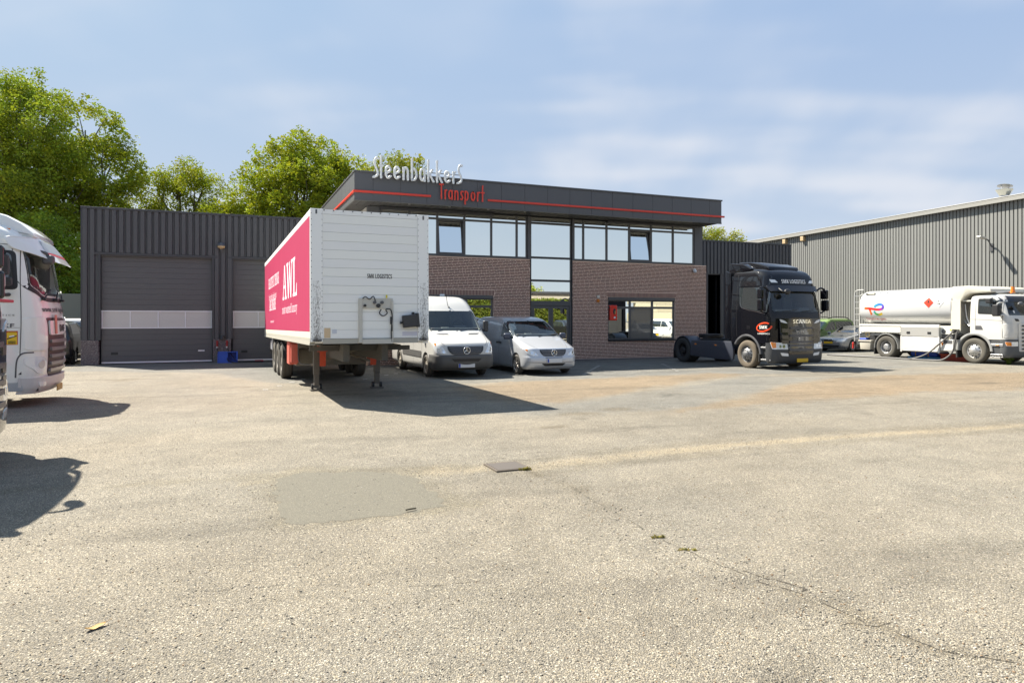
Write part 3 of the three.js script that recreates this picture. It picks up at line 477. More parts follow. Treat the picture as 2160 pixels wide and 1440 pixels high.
// ---------------------------------------------------------------- grey warehouse on the right
{
  const t = thing('warehouse', 'tall grey ribbed metal warehouse along the right side of the yard', 'building', 18.47, 0, 5.79, -0.0996);
  const gm = [mat([.205, .206, .195], 0.5), mat([.196, .197, .187], 0.5), mat([.214, .215, .203], 0.5)];
  const bk = mat([.205, .206, .195], 0.5), z0 = -30, z1 = 7.5, Ht = 7.62;
  obj('wall', [span(0.0, 0.25, 0, Ht - 0.1, z0, z1), span(0.25, 14, 0, Ht - 0.1, z0, z0 + 0.25), span(0.25, 14, 0, Ht - 0.1, z1 - 0.25, z1)], bk, t);
  const rib = (() => { const s = new THREE.Shape([[-0.076, 0], [-0.07, -0.13], [0.07, -0.13], [0.076, 0]].map(p => new THREE.Vector2(p[1], p[0]))); const g = new THREE.ExtrudeGeometry(s, { depth: Ht - 0.42, bevelEnabled: false }); g.rotateX(-Math.PI / 2); return clean(g); })();
  for (let z = z0 + 0.1; z < z1; z += 0.2) { const o = obj('wall_rib', rib, gm[Math.floor(rnd() * 3)], t); o.position.set(-0.001, 0.3, z); }
  obj('base_course', span(-0.09, -0.002, 0, 0.3, z0, z1), mat([.2, .2, .19], 0.9), t);
  obj('gutter', [span(-0.36, 0.1, Ht - 0.05, Ht + 0.02, z0 - 0.2, z1 + 0.1, 0.01), span(-0.36, -0.28, Ht - 0.2, Ht - 0.05, z0 - 0.2, z1 + 0.1)], mat([.34, .33, .30], 0.4, 0.2), t);
  obj('gutter_lip', span(-0.375, -0.32, Ht + 0.02, Ht + 0.05, z0 - 0.2, z1 + 0.1, 0.01), mat([.5, .48, .44], 0.4), t);
  obj('roof', prism([[z0 - 0.2, 0], [z1 + 0.1, 0], [z1 + 0.1, 0.03], [z0 - 0.2, 0.03]], 0, 14).rotateZ(0.06).translate(-0.3, Ht + 0.03, 0), mat([.3, .3, .3], 0.7), t);
  // roof ventilator cowl
  const v = thing('roof_ventilator', 'metal roof ventilator cowl on the warehouse roof edge', 'ventilator', 19.2, 7.66, 4.45);
  obj('duct', cylY(0.21, 0.24, 0, 0.12, 0, 20), M.steel, v);
  obj('cowl', new THREE.LatheGeometry([[0.22, 0.2], [0.42, 0.5], [0.38, 0.52], [0.2, 0.24]].map(p => new THREE.Vector2(...p)), 6), mat([.55, .54, .46], 0.3, 0.7), v);
  obj('cap', [mv(new THREE.ConeGeometry(0.34, 0.14, 20), 0.06, 0.76, 0, 0, 0, -0.2), bar([-0.24, 0.48, 0], [-0.2, 0.72, 0], 0.025), bar([0.34, 0.48, 0], [0.32, 0.68, 0], 0.025)], M.steel, v);
  // flood light on a bracket
  const L = thing('flood_light', 'flood light on a short arm high on the warehouse wall', 'lamp', 18.52, 5.62, 4.3);
  obj('arm', [tube([[0, -0.32, 0], [-0.12, -0.2, 0], [-0.3, 0.02, 0.0], [-0.62, 0.1, 0.0]], 0.032, 16, 8), span(-0.08, 0.0, -0.5, -0.12, -0.08, 0.08)], M.dgrey, L);
  obj('lamp_head', [RB(0.46, 0.1, 0.22, 0.03, -0.8, 0.14, 0, 0, 0, -0.12)], mat([.5, .48, .44], 0.4, 0.2), L);
  for (const [z, l] of [[-8.9, 'tan vent box under the gutter nearest the hall corner'], [-10.7, 'tan vent box under the gutter farther from the tanker']]) { const q = thing('vent_box', l, 'vent', 18.47 + 0.0994 * (5.79 - z), 7.1, z); obj('box', RB(0.3, 0.32, 0.3, 0.04, -0.18, 0.1, 0), mat([.5, .36, .2], 0.6), q); obj('pipe', cylY(0.07, 0.3, -0.18, 0.35, 0, 12), mat([.5, .36, .2], 0.6), q); }
}

// ---------------------------------------------------------------- trees
const leafMats = {};
function leafMat(k, c) { return leafMats[k] || (leafMats[k] = mat(c, 0.75, 0, { transmission: 0.38, thickness: 0, ior: 1.2 })); }
function clusterGeo(n, R, L, Wd) {
  const P = [];
  for (let i = 0; i < n; i++) {
    const c = V(rr(-1, 1), rr(-1, 1), rr(-1, 1)).multiplyScalar(R), q = new THREE.Quaternion().setFromEuler(new THREE.Euler(rr(-1.3, 1.3), rr(0, 6.3), rr(-1.3, 1.3)));
    const p = [[0, 0, -L / 2], [Wd / 2, 0.02, 0], [0, -0.02, L / 2], [-Wd / 2, 0.02, 0]].map(a => V(...a).applyQuaternion(q).add(c));
    for (const k of [0, 1, 2, 0, 2, 3]) P.push(p[k].x, p[k].y, p[k].z);
  }
  const g = new THREE.BufferGeometry(); g.setAttribute('position', new THREE.Float32BufferAttribute(P, 3)); g.computeVertexNormals(); return g;
}
const cluster = [clusterGeo(12, 0.25, 0.165, 0.115), clusterGeo(12, 0.23, 0.155, 0.105)], smallCluster = clusterGeo(8, 0.11, 0.11, 0.08);
function foliage(name, parent, pts, geo, m, tint, s0, s1) {
  const im = new THREE.InstancedMesh(geo, m, pts.length), o = new THREE.Object3D(), c = new THREE.Color();
  pts.forEach((p, i) => { o.position.copy(p); o.rotation.set(rr(-0.6, 0.6), rr(0, 6.28), rr(-0.6, 0.6)); o.scale.setScalar(rr(s0, s1)); o.updateMatrix(); im.setMatrixAt(i, o.matrix); const v = rr(0.62, 1.25), y = rr(-0.12, 0.2); c.setRGB(v * tint[0] * (1 + y), v * tint[1], v * tint[2] * (1 - y)); im.setColorAt(i, c); });
  im.name = name; im.userData.kind = 'stuff'; im.castShadow = im.receiveShadow = true; parent.add(im); return im;
}
const bark = mat([.10, .085, .065], 0.95);
// lobes: [dx, y, dz, r]
function tree(name, label, x, z, lobes, dens, tint, group, lean = 0) {
  const t = thing(name, label, 'tree', x, 0, z, 0, group);
  const top = lobes.reduce((a, l) => l[1] > a[1] ? l : a), g = [];
  const trunkTop = top[1] * 0.82, tr = 0.05 * Math.sqrt(trunkTop) * 2.2;
  const limb = (a, b, r0, r1) => { const m = a.clone().lerp(b, 0.5).add(V(rr(-0.3, 0.3), rr(0.1, 0.5), rr(-0.3, 0.3))); const tg = new THREE.TubeGeometry(new THREE.CatmullRomCurve3([a, m, b]), 8, 1, 6, false); const p = tg.attributes.position, n = tg.attributes.normal; for (let i = 0; i < p.count; i++) { const k = Math.floor(i / 7) / 8, r = lerp(r0, r1, k); p.setXYZ(i, p.getX(i) + n.getX(i) * (r - 1), p.getY(i) + n.getY(i) * (r - 1), p.getZ(i) + n.getZ(i) * (r - 1)); } tg.computeVertexNormals(); return tg; };
  g.push(limb(V(0, -0.1, 0), V(lean, trunkTop, 0), tr, tr * 0.3));
  for (const [dx, y, dz, r] of lobes) { const h = clamp(y - r * 1.2, 1, trunkTop * 0.9); const a = V(lean * h / trunkTop, h * 0.75, 0); g.push(limb(a, V(dx, y, dz), tr * 0.42, 0.04)); for (let k = 0; k < 4; k++) { const e = V(rr(-1, 1), rr(-0.2, 1), rr(-1, 1)).normalize().multiplyScalar(r * 0.8).add(V(dx, y, dz)); g.push(limb(V(dx * 0.7 + a.x * 0.3, lerp(a.y, y, 0.7), dz * 0.7), e, 0.06, 0.015)); } }
  obj('trunk', g, bark, t);
  const pts = [];
  for (const [dx, y, dz, r] of lobes) {
    // knots of leaves on a shell, uneven, with gaps
    const kn = Math.round(10 + r * r * 5);
    for (let k = 0; k < kn; k++) {
      const d = V(rr(-1, 1), rr(-0.85, 1), rr(-1, 1)).normalize().multiplyScalar(r * Math.pow(rr(0.25, 1), 0.45) * rr(0.9, 1.12)); const c = V(dx, y, dz).add(d), kr = rr(0.35, 0.85) * (0.6 + r * 0.14);
      const n = Math.round(dens * kr * kr * 46);
      for (let i = 0; i < n; i++) { const e = V(rr(-1, 1), rr(-1, 1), rr(-1, 1)); const el = e.length(); if (el > 1) e.multiplyScalar(1 / el); pts.push(c.clone().add(e.multiply(V(kr * 1.15, kr * 0.75, kr * 1.15)))); }
    }
  }
  foliage('crown', t, pts, cluster[Math.floor(rnd() * 2)], leafMat('tree', [.33, .362, .028]), tint, 0.75, 1.35);
  return t;
}
const wp = (p, D) => { const X = (p - 1080) / 1450 * D, c = Math.cos(YAW), s = Math.sin(YAW); return [CAM.x + X * c + D * s, CAM.z + X * s - D * c]; };
// lobes given as photo pixel + depth offset, measured at the tree's distance D
function treePx(name, label, p0, D, list, dens, tint, group) {
  const [x, z] = wp(p0, D), c = Math.cos(YAW), s = Math.sin(YAW);
  const lobes = list.map(([p, y, r, dd = 0]) => { const X = (p - p0) / 1450 * D; return [X * c + dd * s, 1.8 + (672 - y) / 1450 * D, X * s - dd * c, r / 1450 * D]; });
  return tree(name, label, x, z, lobes, dens, tint, group);
}
treePx('broadleaf_tree', 'tallest leafy tree behind the trucks at the left edge', 20, 41, [[15, 232, 85], [-70, 255, 90], [95, 290, 88, -1], [50, 370, 100, -2], [-50, 400, 110, -1], [130, 420, 80, 1], [20, 500, 110], [110, 520, 70], [60, 600, 60]], 1.0, [0.85, 1, 1], 'trees behind the hall');
treePx('broadleaf_tree', 'dense leafy tree overhanging the left corner of the garage hall', 195, 45, [[180, 275, 75], [232, 355, 66], [150, 380, 80, -2], [225, 450, 62], [160, 490, 80], [195, 570, 70], [120, 590, 60]], 1.0, [0.9, 1, 0.9], 'trees behind the hall');
treePx('broadleaf_tree', 'low leafy tree by the concrete wall left of the garage', 100, 38, [[110, 560, 55], [60, 600, 60], [140, 620, 45], [100, 490, 50], [20, 560, 60], [85, 655, 45]], 1.2, [0.7, 0.95, 1.1], 'trees behind the hall');
treePx('broadleaf_tree', 'thin open-crowned tree above the first garage door', 375, 49, [[375, 375, 50], [330, 400, 48], [425, 405, 46], [310, 460, 55], [400, 460, 50], [350, 500, 60], [440, 470, 36], [285, 470, 45, 1], [455, 500, 40, 1]], 0.7, [0.95, 1.02, 0.8], 'trees behind the hall');
treePx('broadleaf_tree', 'round bright green tree between garage and office roof', 625, 47, [[650, 335, 62], [600, 365, 62], [705, 370, 62], [545, 420, 60], [640, 430, 80, -1], [740, 390, 50, 1], [520, 470, 55], [600, 490, 70], [700, 470, 70], [490, 500, 45], [470, 455, 30], [560, 500, 60, 2]], 1.05, [1.04, 1.13, 0.8], 'trees behind the hall');
treePx('broadleaf_tree', 'sparse tree top showing behind the roof lettering', 838, 58, [[845, 362, 42], [800, 380, 45], [870, 385, 34], [830, 430, 60]], 0.8, [0.95, 0.95, 0.9], 'trees behind the hall');
treePx('broadleaf_tree', 'small tree top above the hall right of the office', 1512, 64, [[1500, 508, 32], [1530, 520, 28], [1480, 520, 34], [1512, 560, 45], [1565, 522, 14]], 1.0, [1, 1, 0.9], 'trees behind the hall');

// ---------------------------------------------------------------- background left of the garage
{
  const t = thing('concrete_wall', 'grey concrete panel wall left of the garage hall', 'wall', -26.6, 0, -15.5);
  for (let i = 0; i < 6; i++) { const x = -5.0 + i * 1.8; obj('panel', RB(1.77, 3.1, 0.14, 0.02, x + 0.9, 1.55, 0), mat([.22 + 0.02 * (i % 3), .22 + 0.02 * (i % 3), .2], 0.9), t); }
  for (let i = 0; i < 7; i++) obj('post', B(0.16, 3.2, 0.2, -5.0 + i * 1.8, 1.6, 0.02), mat([.25, .25, .23], 0.9), t);
  const s = thing('street_lamp', 'slim street lamp among the trees beside the garage corner', 'street lamp', -25.0, 0, -19.2);
  obj('pole', cylY(0.06, 5.2, 0, 2.6, 0, 12, 0.04), M.steel, s);
  obj('lamp_head', mv(new THREE.SphereGeometry(0.3, 16, 8).scale(1, 0.42, 0.6), 0.22, 5.25, 0, 0, 0, 0.25), M.white, s);
}

// ---------------------------------------------------------------- things behind the camera that the glass mirrors
{
  const t = thing('clipped_hedge', 'tall clipped green hedge across the yard, mirrored in the entrance glass', 'hedge', 8, 0, 30.6);
  obj('branches', [B(19.4, 3.1, 0.5, 0, 1.6, 0.1)], mat([.11, .10, .055], 1), t);
  const pts = []; for (let i = 0; i < 9000; i++) { const f = rnd(); pts.push(f < 0.72 ? V(rr(-9.9, 9.9), rr(0.05, 3.55), -0.5 + rr(-0.16, 0.1)) : V(rr(-9.9, 9.9), 3.4 + rr(-0.15, 0.2), rr(-0.55, 0.5))); }
  foliage('leaves', t, pts, smallCluster, leafMat('hedge', [.15, .19, .035]), [1.1, 1.1, 0.8], 0.9, 1.6);
  const w = thing('block_wall', 'stained pale concrete block wall facing the office window', 'wall', 25.8, 0, 28.6);
  for (let r = 0; r < 6; r++) for (let c = 0; c < 6; c++) { const v = rr(0.8, 1.15); obj('block', RB(2.36, 0.78, 0.5, 0.03, -5.9 + c * 2.4 + (r % 2 ? 0.5 : -0.3), 0.4 + r * 0.8, rr(-0.02, 0.02)), mat([.42 * v, .38 * v, .28 * v], 0.9), w); }
  const p = thing('pavilion', 'low pale brick building behind the hedge', 'building', 15.8, 0, 43);
  obj('wall', [B(7.2, 4.5, 6, 0, 2.25, 0)], mat([.34, .30, .25], 0.9), p); obj('roof_edge', B(7.5, 0.25, 6.3, 0, 4.62, 0), M.trim, p);
  tree('broadleaf_tree', 'tree behind the low building across the yard', 15.6, 48.5, [[0, 4.6, 0, 1.9], [1.4, 4.2, 0, 1.5], [-1.6, 4.3, 0, 1.6]], 1, [0.9, 1, 0.9]);
}
// ---------------------------------------------------------------- wheels and common vehicle parts
const lathe = (pts, n) => { const g = new THREE.LatheGeometry(pts.map(p => new THREE.Vector2(p[0], p[1])), n); g.rotateZ(-Math.PI / 2); return g; }; // axis -> x, profile height -> x
const wheelCache = new Map();
function wheelParts(kind) {
  if (wheelCache.has(kind)) return wheelCache.get(kind);
  const big = kind.startsWith('truck'), R = big ? 0.51 : kind === 'van' ? 0.345 : kind === 'vito' ? 0.325 : 0.32, w = big ? (kind === 'truckDual' ? 0.62 : 0.32) : 0.215, r = big ? 0.295 : R * 0.66, h = w / 2;
  const tyre = lathe([[r - 0.01, h - 0.035], [r + 0.015, h - 0.01], [lerp(r, R, 0.5), h + 0.006], [R - 0.045, h - 0.006], [R - 0.012, h - 0.03], [R, h - 0.055], [R, h * 0.4], [R - 0.012, h * 0.39], [R - 0.012, h * 0.33], [R, h * 0.32], [R, -h * 0.32], [R - 0.012, -h * 0.33], [R - 0.012, -h * 0.39], [R, -h * 0.4], [R, -h + 0.055], [R - 0.045, -h + 0.01], [r, -h], [r - 0.02, -h + 0.03]], 40);
  const rim = [];
  const dark = [];
  if (kind === 'truckFront') {
    rim.push(lathe([[r, h - 0.03], [r - 0.02, h - 0.02], [r - 0.035, h - 0.05], [0.2, h - 0.02], [0.17, h + 0.03], [0.12, h + 0.035], [0.10, h + 0.085], [0.0, h + 0.09]], 40));
    for (let i = 0; i < 10; i++) { const a = i / 10 * 6.283; rim.push(cylX(0.02, 0.06, h + 0.045, 0.145 * Math.cos(a), 0.145 * Math.sin(a), 8)); dark.push(cylX(0.027, 0.05, h - 0.045, 0.232 * Math.cos(a + 0.3), 0.232 * Math.sin(a + 0.3), 10)); }
  } else if (kind === 'truckDual' || kind === 'truckTrailer') {
    rim.push(lathe([[r, h - 0.03], [r - 0.02, h - 0.02], [r - 0.04, h - 0.1], [r - 0.05, h - 0.16], [0.17, h - 0.17], [0.15, h - 0.17], [0.14, h - 0.03], [0.1, h - 0.02], [0, h - 0.02]], 40));
    for (let i = 0; i < 10; i++) { const a = i / 10 * 6.283; rim.push(cylX(0.018, 0.05, h - 0.15, 0.18 * Math.cos(a), 0.18 * Math.sin(a), 8)); dark.push(cylX(0.025, 0.02, h - 0.158, 0.218 * Math.cos(a + 0.3), 0.218 * Math.sin(a + 0.3), 10)); }
  } else if (kind === 'van') {
    rim.push(lathe([[r, h - 0.02], [r - 0.015, h - 0.012], [r - 0.03, h - 0.05], [0.13, h - 0.03], [0.1, h - 0.045], [0.05, h - 0.04], [0.045, h - 0.015], [0, h - 0.012]], 32));
    for (let i = 0; i < 12; i++) { const a = i / 12 * 6.283; dark.push(cylX(0.014, 0.02, h - 0.042, 0.165 * Math.cos(a), 0.165 * Math.sin(a), 8)); }
  } else {
    rim.push(lathe([[r, h - 0.02], [r - 0.015, h - 0.012], [r - 0.02, h - 0.04], [r - 0.02, h - 0.12]], 32)); dark.push(cylX(r - 0.018, 0.02, h - 0.12, 0, 0, 24));
    const n = kind === 'vito' ? 6 : 8; for (let i = 0; i < n; i++) { const g = RB(0.03, r * 0.9, kind === 'vito' ? 0.055 : 0.032, 0.01, h - 0.03, r * 0.5, 0); g.rotateX(i / n * 6.283); rim.push(g); } rim.push(cylX(0.055, 0.05, h - 0.03, 0, 0, 16));
  }
  const o = { tyre: clean(tyre), rim: merge(rim), dark: dark.length ? merge(dark) : null, R };
  wheelCache.set(kind, o); return o;
}
function wheel(parent, kind, x, z, rimMat, tyreMat2 = M.tyre, turn = 0) {
  const k = wheelParts(kind), t = obj('wheel', k.tyre, tyreMat2, parent); t.position.set(x, k.R - 0.004, z); t.rotation.y = (x < 0 ? Math.PI : 0) + turn;
  obj('rim', k.rim, rimMat, t); if (k.dark) obj('hand_holes', k.dark, M.black, t).userData.kind = 'stuff'; return t;
}
// ring sector profile for mudguards, angles from +z
const sector = (z, y, r0, r1, a0, a1, n = 14) => { const p = []; for (let i = 0; i <= n; i++) { const a = lerp(a0, a1, i / n); p.push([z + r1 * Math.cos(a), y + r1 * Math.sin(a)]); } for (let i = n; i >= 0; i--) { const a = lerp(a0, a1, i / n); p.push([z + r0 * Math.cos(a), y + r0 * Math.sin(a)]); } return p; };
const arch = (z, y, R, x0, x1) => cylX(R, x1 - x0, (x0 + x1) / 2, y, z, 40);
// lettering mapped on a surface; (u, v) centre, dir = +1/-1 reading direction along u
function decal(str, proj, u, v, w, h, off, font = bold, dir = 1) { const g = text(str, w, h, font, 0.004), p = g.attributes.position; for (let i = 0; i < p.count; i++) { const q = proj(u + dir * p.getX(i), v + p.getY(i), off + p.getZ(i)); p.setXYZ(i, q.x, q.y, q.z); } g.computeVertexNormals(); return g; }
// ribbon along 2d points on a surface, optional colours
function ribbon(pts, w, proj, off, colors) {
  const c = new THREE.CatmullRomCurve3(pts.map(p => V(p[0], p[1], 0)), false, 'centripetal'), n = 40, P = [], C = [];
  const at = i => { const t = i / n, p = c.getPoint(t), d = c.getTangent(t); return [p.x - d.y * w / 2, p.y + d.x * w / 2, p.x + d.y * w / 2, p.y - d.x * w / 2]; };
  for (let i = 0; i < n; i++) { const a = at(i), b = at(i + 1); const A = proj(a[0], a[1], off), Bq = proj(a[2], a[3], off), Cq = proj(b[2], b[3], off), D = proj(b[0], b[1], off); for (const q of [A, Bq, Cq, A, Cq, D]) P.push(q.x, q.y, q.z); if (colors) { const t = i / (n - 1) * (colors.length - 1), k = Math.min(Math.floor(t), colors.length - 2), f = t - k; for (let j = 0; j < 6; j++) for (let m = 0; m < 3; m++) C.push(lerp(colors[k][m], colors[k + 1][m], f)); } }
  const g = new THREE.BufferGeometry(); g.setAttribute('position', new THREE.Float32BufferAttribute(P, 3)); if (colors) g.setAttribute('color', new THREE.Float32BufferAttribute(C, 3)); g.computeVertexNormals(); return g;
}
const oval = (cx, cy, rx, ry, n = 28, rot = 0) => Array.from({ length: n }, (_, i) => { const a = i / n * 6.2832, x = rx * Math.cos(a), y = ry * Math.sin(a); return [cx + x * Math.cos(rot) - y * Math.sin(rot), cy + x * Math.sin(rot) + y * Math.cos(rot)]; });
const mir = pts => pts.map(p => [-p[0], ...p.slice(1)]);
const paint = (c, r = 0.28) => mat(c, 0.5, 0, { clearcoat: 1, clearcoatRoughness: 0.03, specularIntensity: 0.4 });

// hollow out the cab behind the windscreen and furnish it; returns the cutter
const trim1 = mat([.075, .075, .078], .8), trim2 = mat([.13, .13, .135], .85), clear = new THREE.MeshPhysicalMaterial({ color: lin(.80, .86, .84), roughness: .01, transmission: 1, thickness: 0, ior: 1.65 });
function cabinCut(s, pts, depth) { const top = Math.max(...pts.map(p => p[1])), bot = Math.min(...pts.map(p => p[1])), z1 = s.front(0, bot) + .4, z0 = s.front(0, top) - depth; return new THREE.ExtrudeGeometry(new THREE.Shape(pts.map(p => new THREE.Vector2(p[0], p[1]))), { depth: z1 - z0, bevelEnabled: false }).translate(0, 0, z0); }
function cabinFit(t, s, pts, depth, o = {}) {
  const top = Math.max(...pts.map(p => p[1])), bot = Math.min(...pts.map(p => p[1])), zt = s.front(0, top) - .14, zb = s.front(0, top) - depth, w = Math.max(...pts.map(p => p[0])), h = top - bot;
  const sc = k => pts.map(p => new THREE.Vector2(p[0] * k, (p[1] - (top + bot) / 2) * k + (top + bot) / 2)), sh = new THREE.Shape(sc(.996)); sh.holes.push(new THREE.Path(sc(.965).reverse()));
  obj('cabin_lining', [new THREE.ExtrudeGeometry(sh, { depth: zt - zb - .02, bevelEnabled: false }).translate(0, 0, zb + .02), new THREE.ExtrudeGeometry(new THREE.Shape(sc(.99)), { depth: .015, bevelEnabled: false }).translate(0, 0, zb + .002)], trim2, t);
  const zf = s.front(w * .7, bot + .03) - .05; obj('dashboard', [RB(w * 1.84, .1, Math.max(.2, zf - zt + .25), .03, 0, bot + .03, (zf + zt - .25) / 2), RB(w * .5, .09, .2, .04, w * .45, bot + .1, zt - .02)], trim1, t);
  for (const x of [-w * .5, w * .5]) { const q = obj('seat', [RB(.46, Math.min(.5, h * .75), .14, .05, x, bot + Math.min(.28, h * .42), zb + .35), RB(.26, .18, .1, .04, x, bot + Math.min(.62, h * .86), zb + .36)], trim1, t); }
  obj('steering_wheel', [mv(new THREE.TorusGeometry(.19, .018, 8, 24), w * .48, bot + .14, zt - .2, -.5)], M.black, t);
  if (o.paper) obj('dashboard_paper', B(.22, .01, .16, -w * .35, bot + .09, zf - .14), M.white, t);
}

// ---------------------------------------------------------------- black tractor units
function tractor(t, o) {
  const P = o.paint, gloss = mat([.012, .012, .014], 0.12, 0, { clearcoat: 1 });
  const cab = shell([[.92, 1.30, -.85, 1.215, .26, .05, .10], [1.3, 1.335, -.85, 1.225, .28, .05, .12], [1.75, 1.345, -.85, 1.23, .30, .05, .12], [2.02, 1.32, -.85, 1.23, .30, .05, .12], [2.4, 1.22, -.85, 1.215, .30, .05, .12], [2.76, 1.12, -.85, 1.20, .30, .06, .12], [3.0, 1.08, -.85, 1.185, .32, .08, .13], [3.3, 1.0, -.85, 1.165, .34, .1, .15], [3.48, .86, -.83, 1.12, .36, .14, .18], [3.58, .62, -.78, 1.03, .36, .18, .2], [3.63, .3, -.68, .9, .3, .2, .15]], { steps: 4 });
  const wsP = rpoly([[-1.12, 2.05], [1.12, 2.05], [1.08, 2.80], [-1.08, 2.80]], .07);
  obj('cab', cut(cab.g, [arch(0, .5, .68, -1.6, 1.6), cabinCut(cab, wsP, 1.3)]), P, t); cabinFit(t, cab, wsP, 1.3);
  // deflector and side fairings
  obj('roof_deflector', [prism([[-1.12, 3.45], [-1.02, 3.9], [-.95, 3.93], [-.35, 3.90], [.1, 3.82], [.55, 3.68], [.6, 3.58], [.2, 3.55]], -.72, .72, .05), prism([[-1.1, 3.4], [-1.0, 3.88], [-.3, 3.82], [.12, 3.62], [.0, 3.5]], -1.1, -.74, .04), prism([[-1.1, 3.4], [-1.0, 3.88], [-.3, 3.82], [.12, 3.62], [.0, 3.5]], .74, 1.1, .04)], P, t);
  for (const s of [-1, 1]) obj('side_fairing', prism([[-1.2, 1.05], [-.84, 1.0], [-.84, 3.5], [-1.12, 3.6], [-1.17, 3.2]], s < 0 ? -1.21 : 1.15, s < 0 ? -1.15 : 1.21, .015), P, t);
  for (const [side, s] of [['L', -1], ['R', 1]]) {
    const S = cab[side];
    obj('door_window', patch(rpoly([[-.40, 2.94, .06], [-.36, 2.25, .2], [-.1, 2.17, .3], [1.0, 2.0, .08], [1.06, 2.45, .3], [.98, 2.92, .06]], .08), S, .006), M.glass, t);
    obj('upper_window', patch(rpoly([[-.44, 2.99], [-.36, 3.36], [.92, 3.33], [.96, 2.98]], .06), S, .004, { k: 3 }), gloss, t);
    obj('window_trim', [ribbon([[-.33, 2.6], [-.27, 2.25], [.0, 2.14], [.5, 2.05], [.95, 1.97]], .03, S, .012)], M.chrome, t);
    obj('door_seam', [ribbon([[-.48, 3.42], [-.5, 2.6], [-.52, 1.9], [-.5, 1.15]], .012, S, .003), ribbon([[1.02, 1.9], [1.03, 1.4], [1.0, 1.0]], .012, S, .003), ribbon([[-.84, 2.72], [-.5, 2.72]], .008, S, .003)], M.black, t);
    obj('door_handle', [patch(rpoly([[.02, 1.42], [.02, 1.56], [.2, 1.54], [.22, 1.42]], .02), S, .008)], gloss, t);
    const m = obj('mirror', [RB(.14, .34, .27, .05, s * 1.52, 2.68, 1.02, 0, s * .25), RB(.14, .40, .27, .05, s * 1.53, 2.28, 1.03, 0, s * .25)], P, t);
    obj('mirror_arm', [tube([[s * 1.18, 2.84, 1.0], [s * 1.36, 2.92, 1.0], [s * 1.52, 2.86, 1.02]], .035, 10, 8), tube([[s * 1.2, 2.0, .98], [s * 1.4, 2.02, 1.0], [s * 1.52, 2.1, 1.02]], .03, 10, 8)], P, m);
    // steps behind the bumper, wheel arch lip
    obj('step', [span(s < 0 ? -1.2 : .9, s < 0 ? -.9 : 1.2, .74, .80, .68, 1.15, .01)], M.steel, t);
    obj('step', [span(s < 0 ? -1.2 : .9, s < 0 ? -.9 : 1.2, .31, .37, .68, 1.15, .01)], M.steel, t);
    obj('step_well', span(s < 0 ? -1.14 : .9, s < 0 ? -.9 : 1.14, .32, .93, .69, 1.14), M.plastic, t);
    obj('wheel_arch', prism(sector(0, .5, .655, .735, .05, Math.PI * .83, 18), s < 0 ? -1.24 : .82, s < 0 ? -.82 : 1.24, .015), o.arch || M.dgrey, t);
    obj('mud_flap', span(s < 0 ? -1.22 : .9, s < 0 ? -.9 : 1.22, .26, .55, .60, .64), M.rubber, t);
  }
  // bumper
  const bum = shell([[.22, 1.30, .98, 1.18, .2, .04, .10], [.32, 1.37, .95, 1.21, .24, .04, .10], [.6, 1.40, .93, 1.225, .26, .04, .11], [.95, 1.385, .93, 1.225, .26, .04, .11]], { steps: 4 });
  obj('bumper', bum.g, o.bumper || mat([.05, .052, .055], .45), t);
  for (const s of [-1, 1]) {
    const q = a => s < 0 ? a : mir(a);
    const h = obj('headlight', patch(rpoly(q([[-1.205, .98], [-.64, .94], [-.60, .72], [-1.17, .73]]), .03), bum.F, .012, { k: 3 }), M.lens, t);
    for (const [x, r] of [[-.78, .06], [-.93, .055]]) obj('reflector', patch(oval((s < 0 ? 1 : -1) * x, .83, r, r, 14), bum.F, .018), M.chrome, h);
    obj('indicator', patch(rpoly(q([[-1.20, .97], [-1.08, .96], [-1.08, .78], [-1.17, .77]]), .01), bum.F, .02, { k: 2 }), M.amber, h);
    obj('fog_light', patch(rpoly(q([[-.92, .61], [-.6, .58], [-.58, .48], [-.86, .50]]), .02), bum.F, .01), M.lens, t);
  }
  // front
  const gr = obj('grille', patch(rpoly([[-.96, 1.80, .1], [.96, 1.80, .1], [.9, .97, .04], [.62, .93, .04], [.56, .55, .05], [-.56, .55, .05], [-.62, .93, .04], [-.9, .97, .04]], .05), (x, y, f) => V(x, y, Math.max(cab.front(x, Math.max(y, .95)), bum.front(x, Math.min(y, .95))) + f), .012, { k: 3 }), gloss, t);
  const FF = (x, y, f) => V(x, y, Math.max(cab.front(x, Math.max(y, .95)), bum.front(x, Math.min(y, .95))) + f);
  for (const [y, w] of [[1.47, .52], [1.2, .54], [.98, .54], [.86, .55], [.70, .55]]) obj('grille_bar', patch(rpoly([[-w, y + .035], [w, y + .035], [w, y - .035], [-w, y - .035]], .015), FF, .045, { k: 3, depth: .045 }), mat([.09, .09, .1], .35, .3), gr);
  for (const s of [-1, 1]) for (const y of [1.38, 1.15, .98]) obj('grille_insert', patch(rpoly([[s * .58, y + .07], [s * .86, y + .07], [s * .84, y - .06], [s * .58, y - .06]], .02), FF, .022), mat([.13, .12, .1], .3, .6), gr);
  if (o.texts) {
    obj('badge_lettering', decal(o.texts[0], FF, 0.03, 1.70, .84, .135, .016), M.chrome, gr);
    obj('badge_lettering', decal(o.texts[1], FF, 0, 1.345, .48, .075, .016), M.steel, gr);
    obj('header_lettering', decal(o.texts[2], cab.F, .0, 3.13, 1.12, .14, .006), M.white, t);
    const L = cab.L;
    obj('logo_ring', [ribbon(oval(.85, 1.5, .32, .145, 30, .16).slice(3).concat([[.85 + .30, 1.55]]), .05, L, .006)], mat([.8, .07, .02], .4), t);
    obj('logo_lettering', decal(o.texts[3], L, .85, 1.5, .38, .12, .006, bold, 1), M.white, t);
    obj('logo_lettering', decal(o.texts[4], L, .85, 1.27, .54, .05, .006, bold, 1), M.white, t);
  }
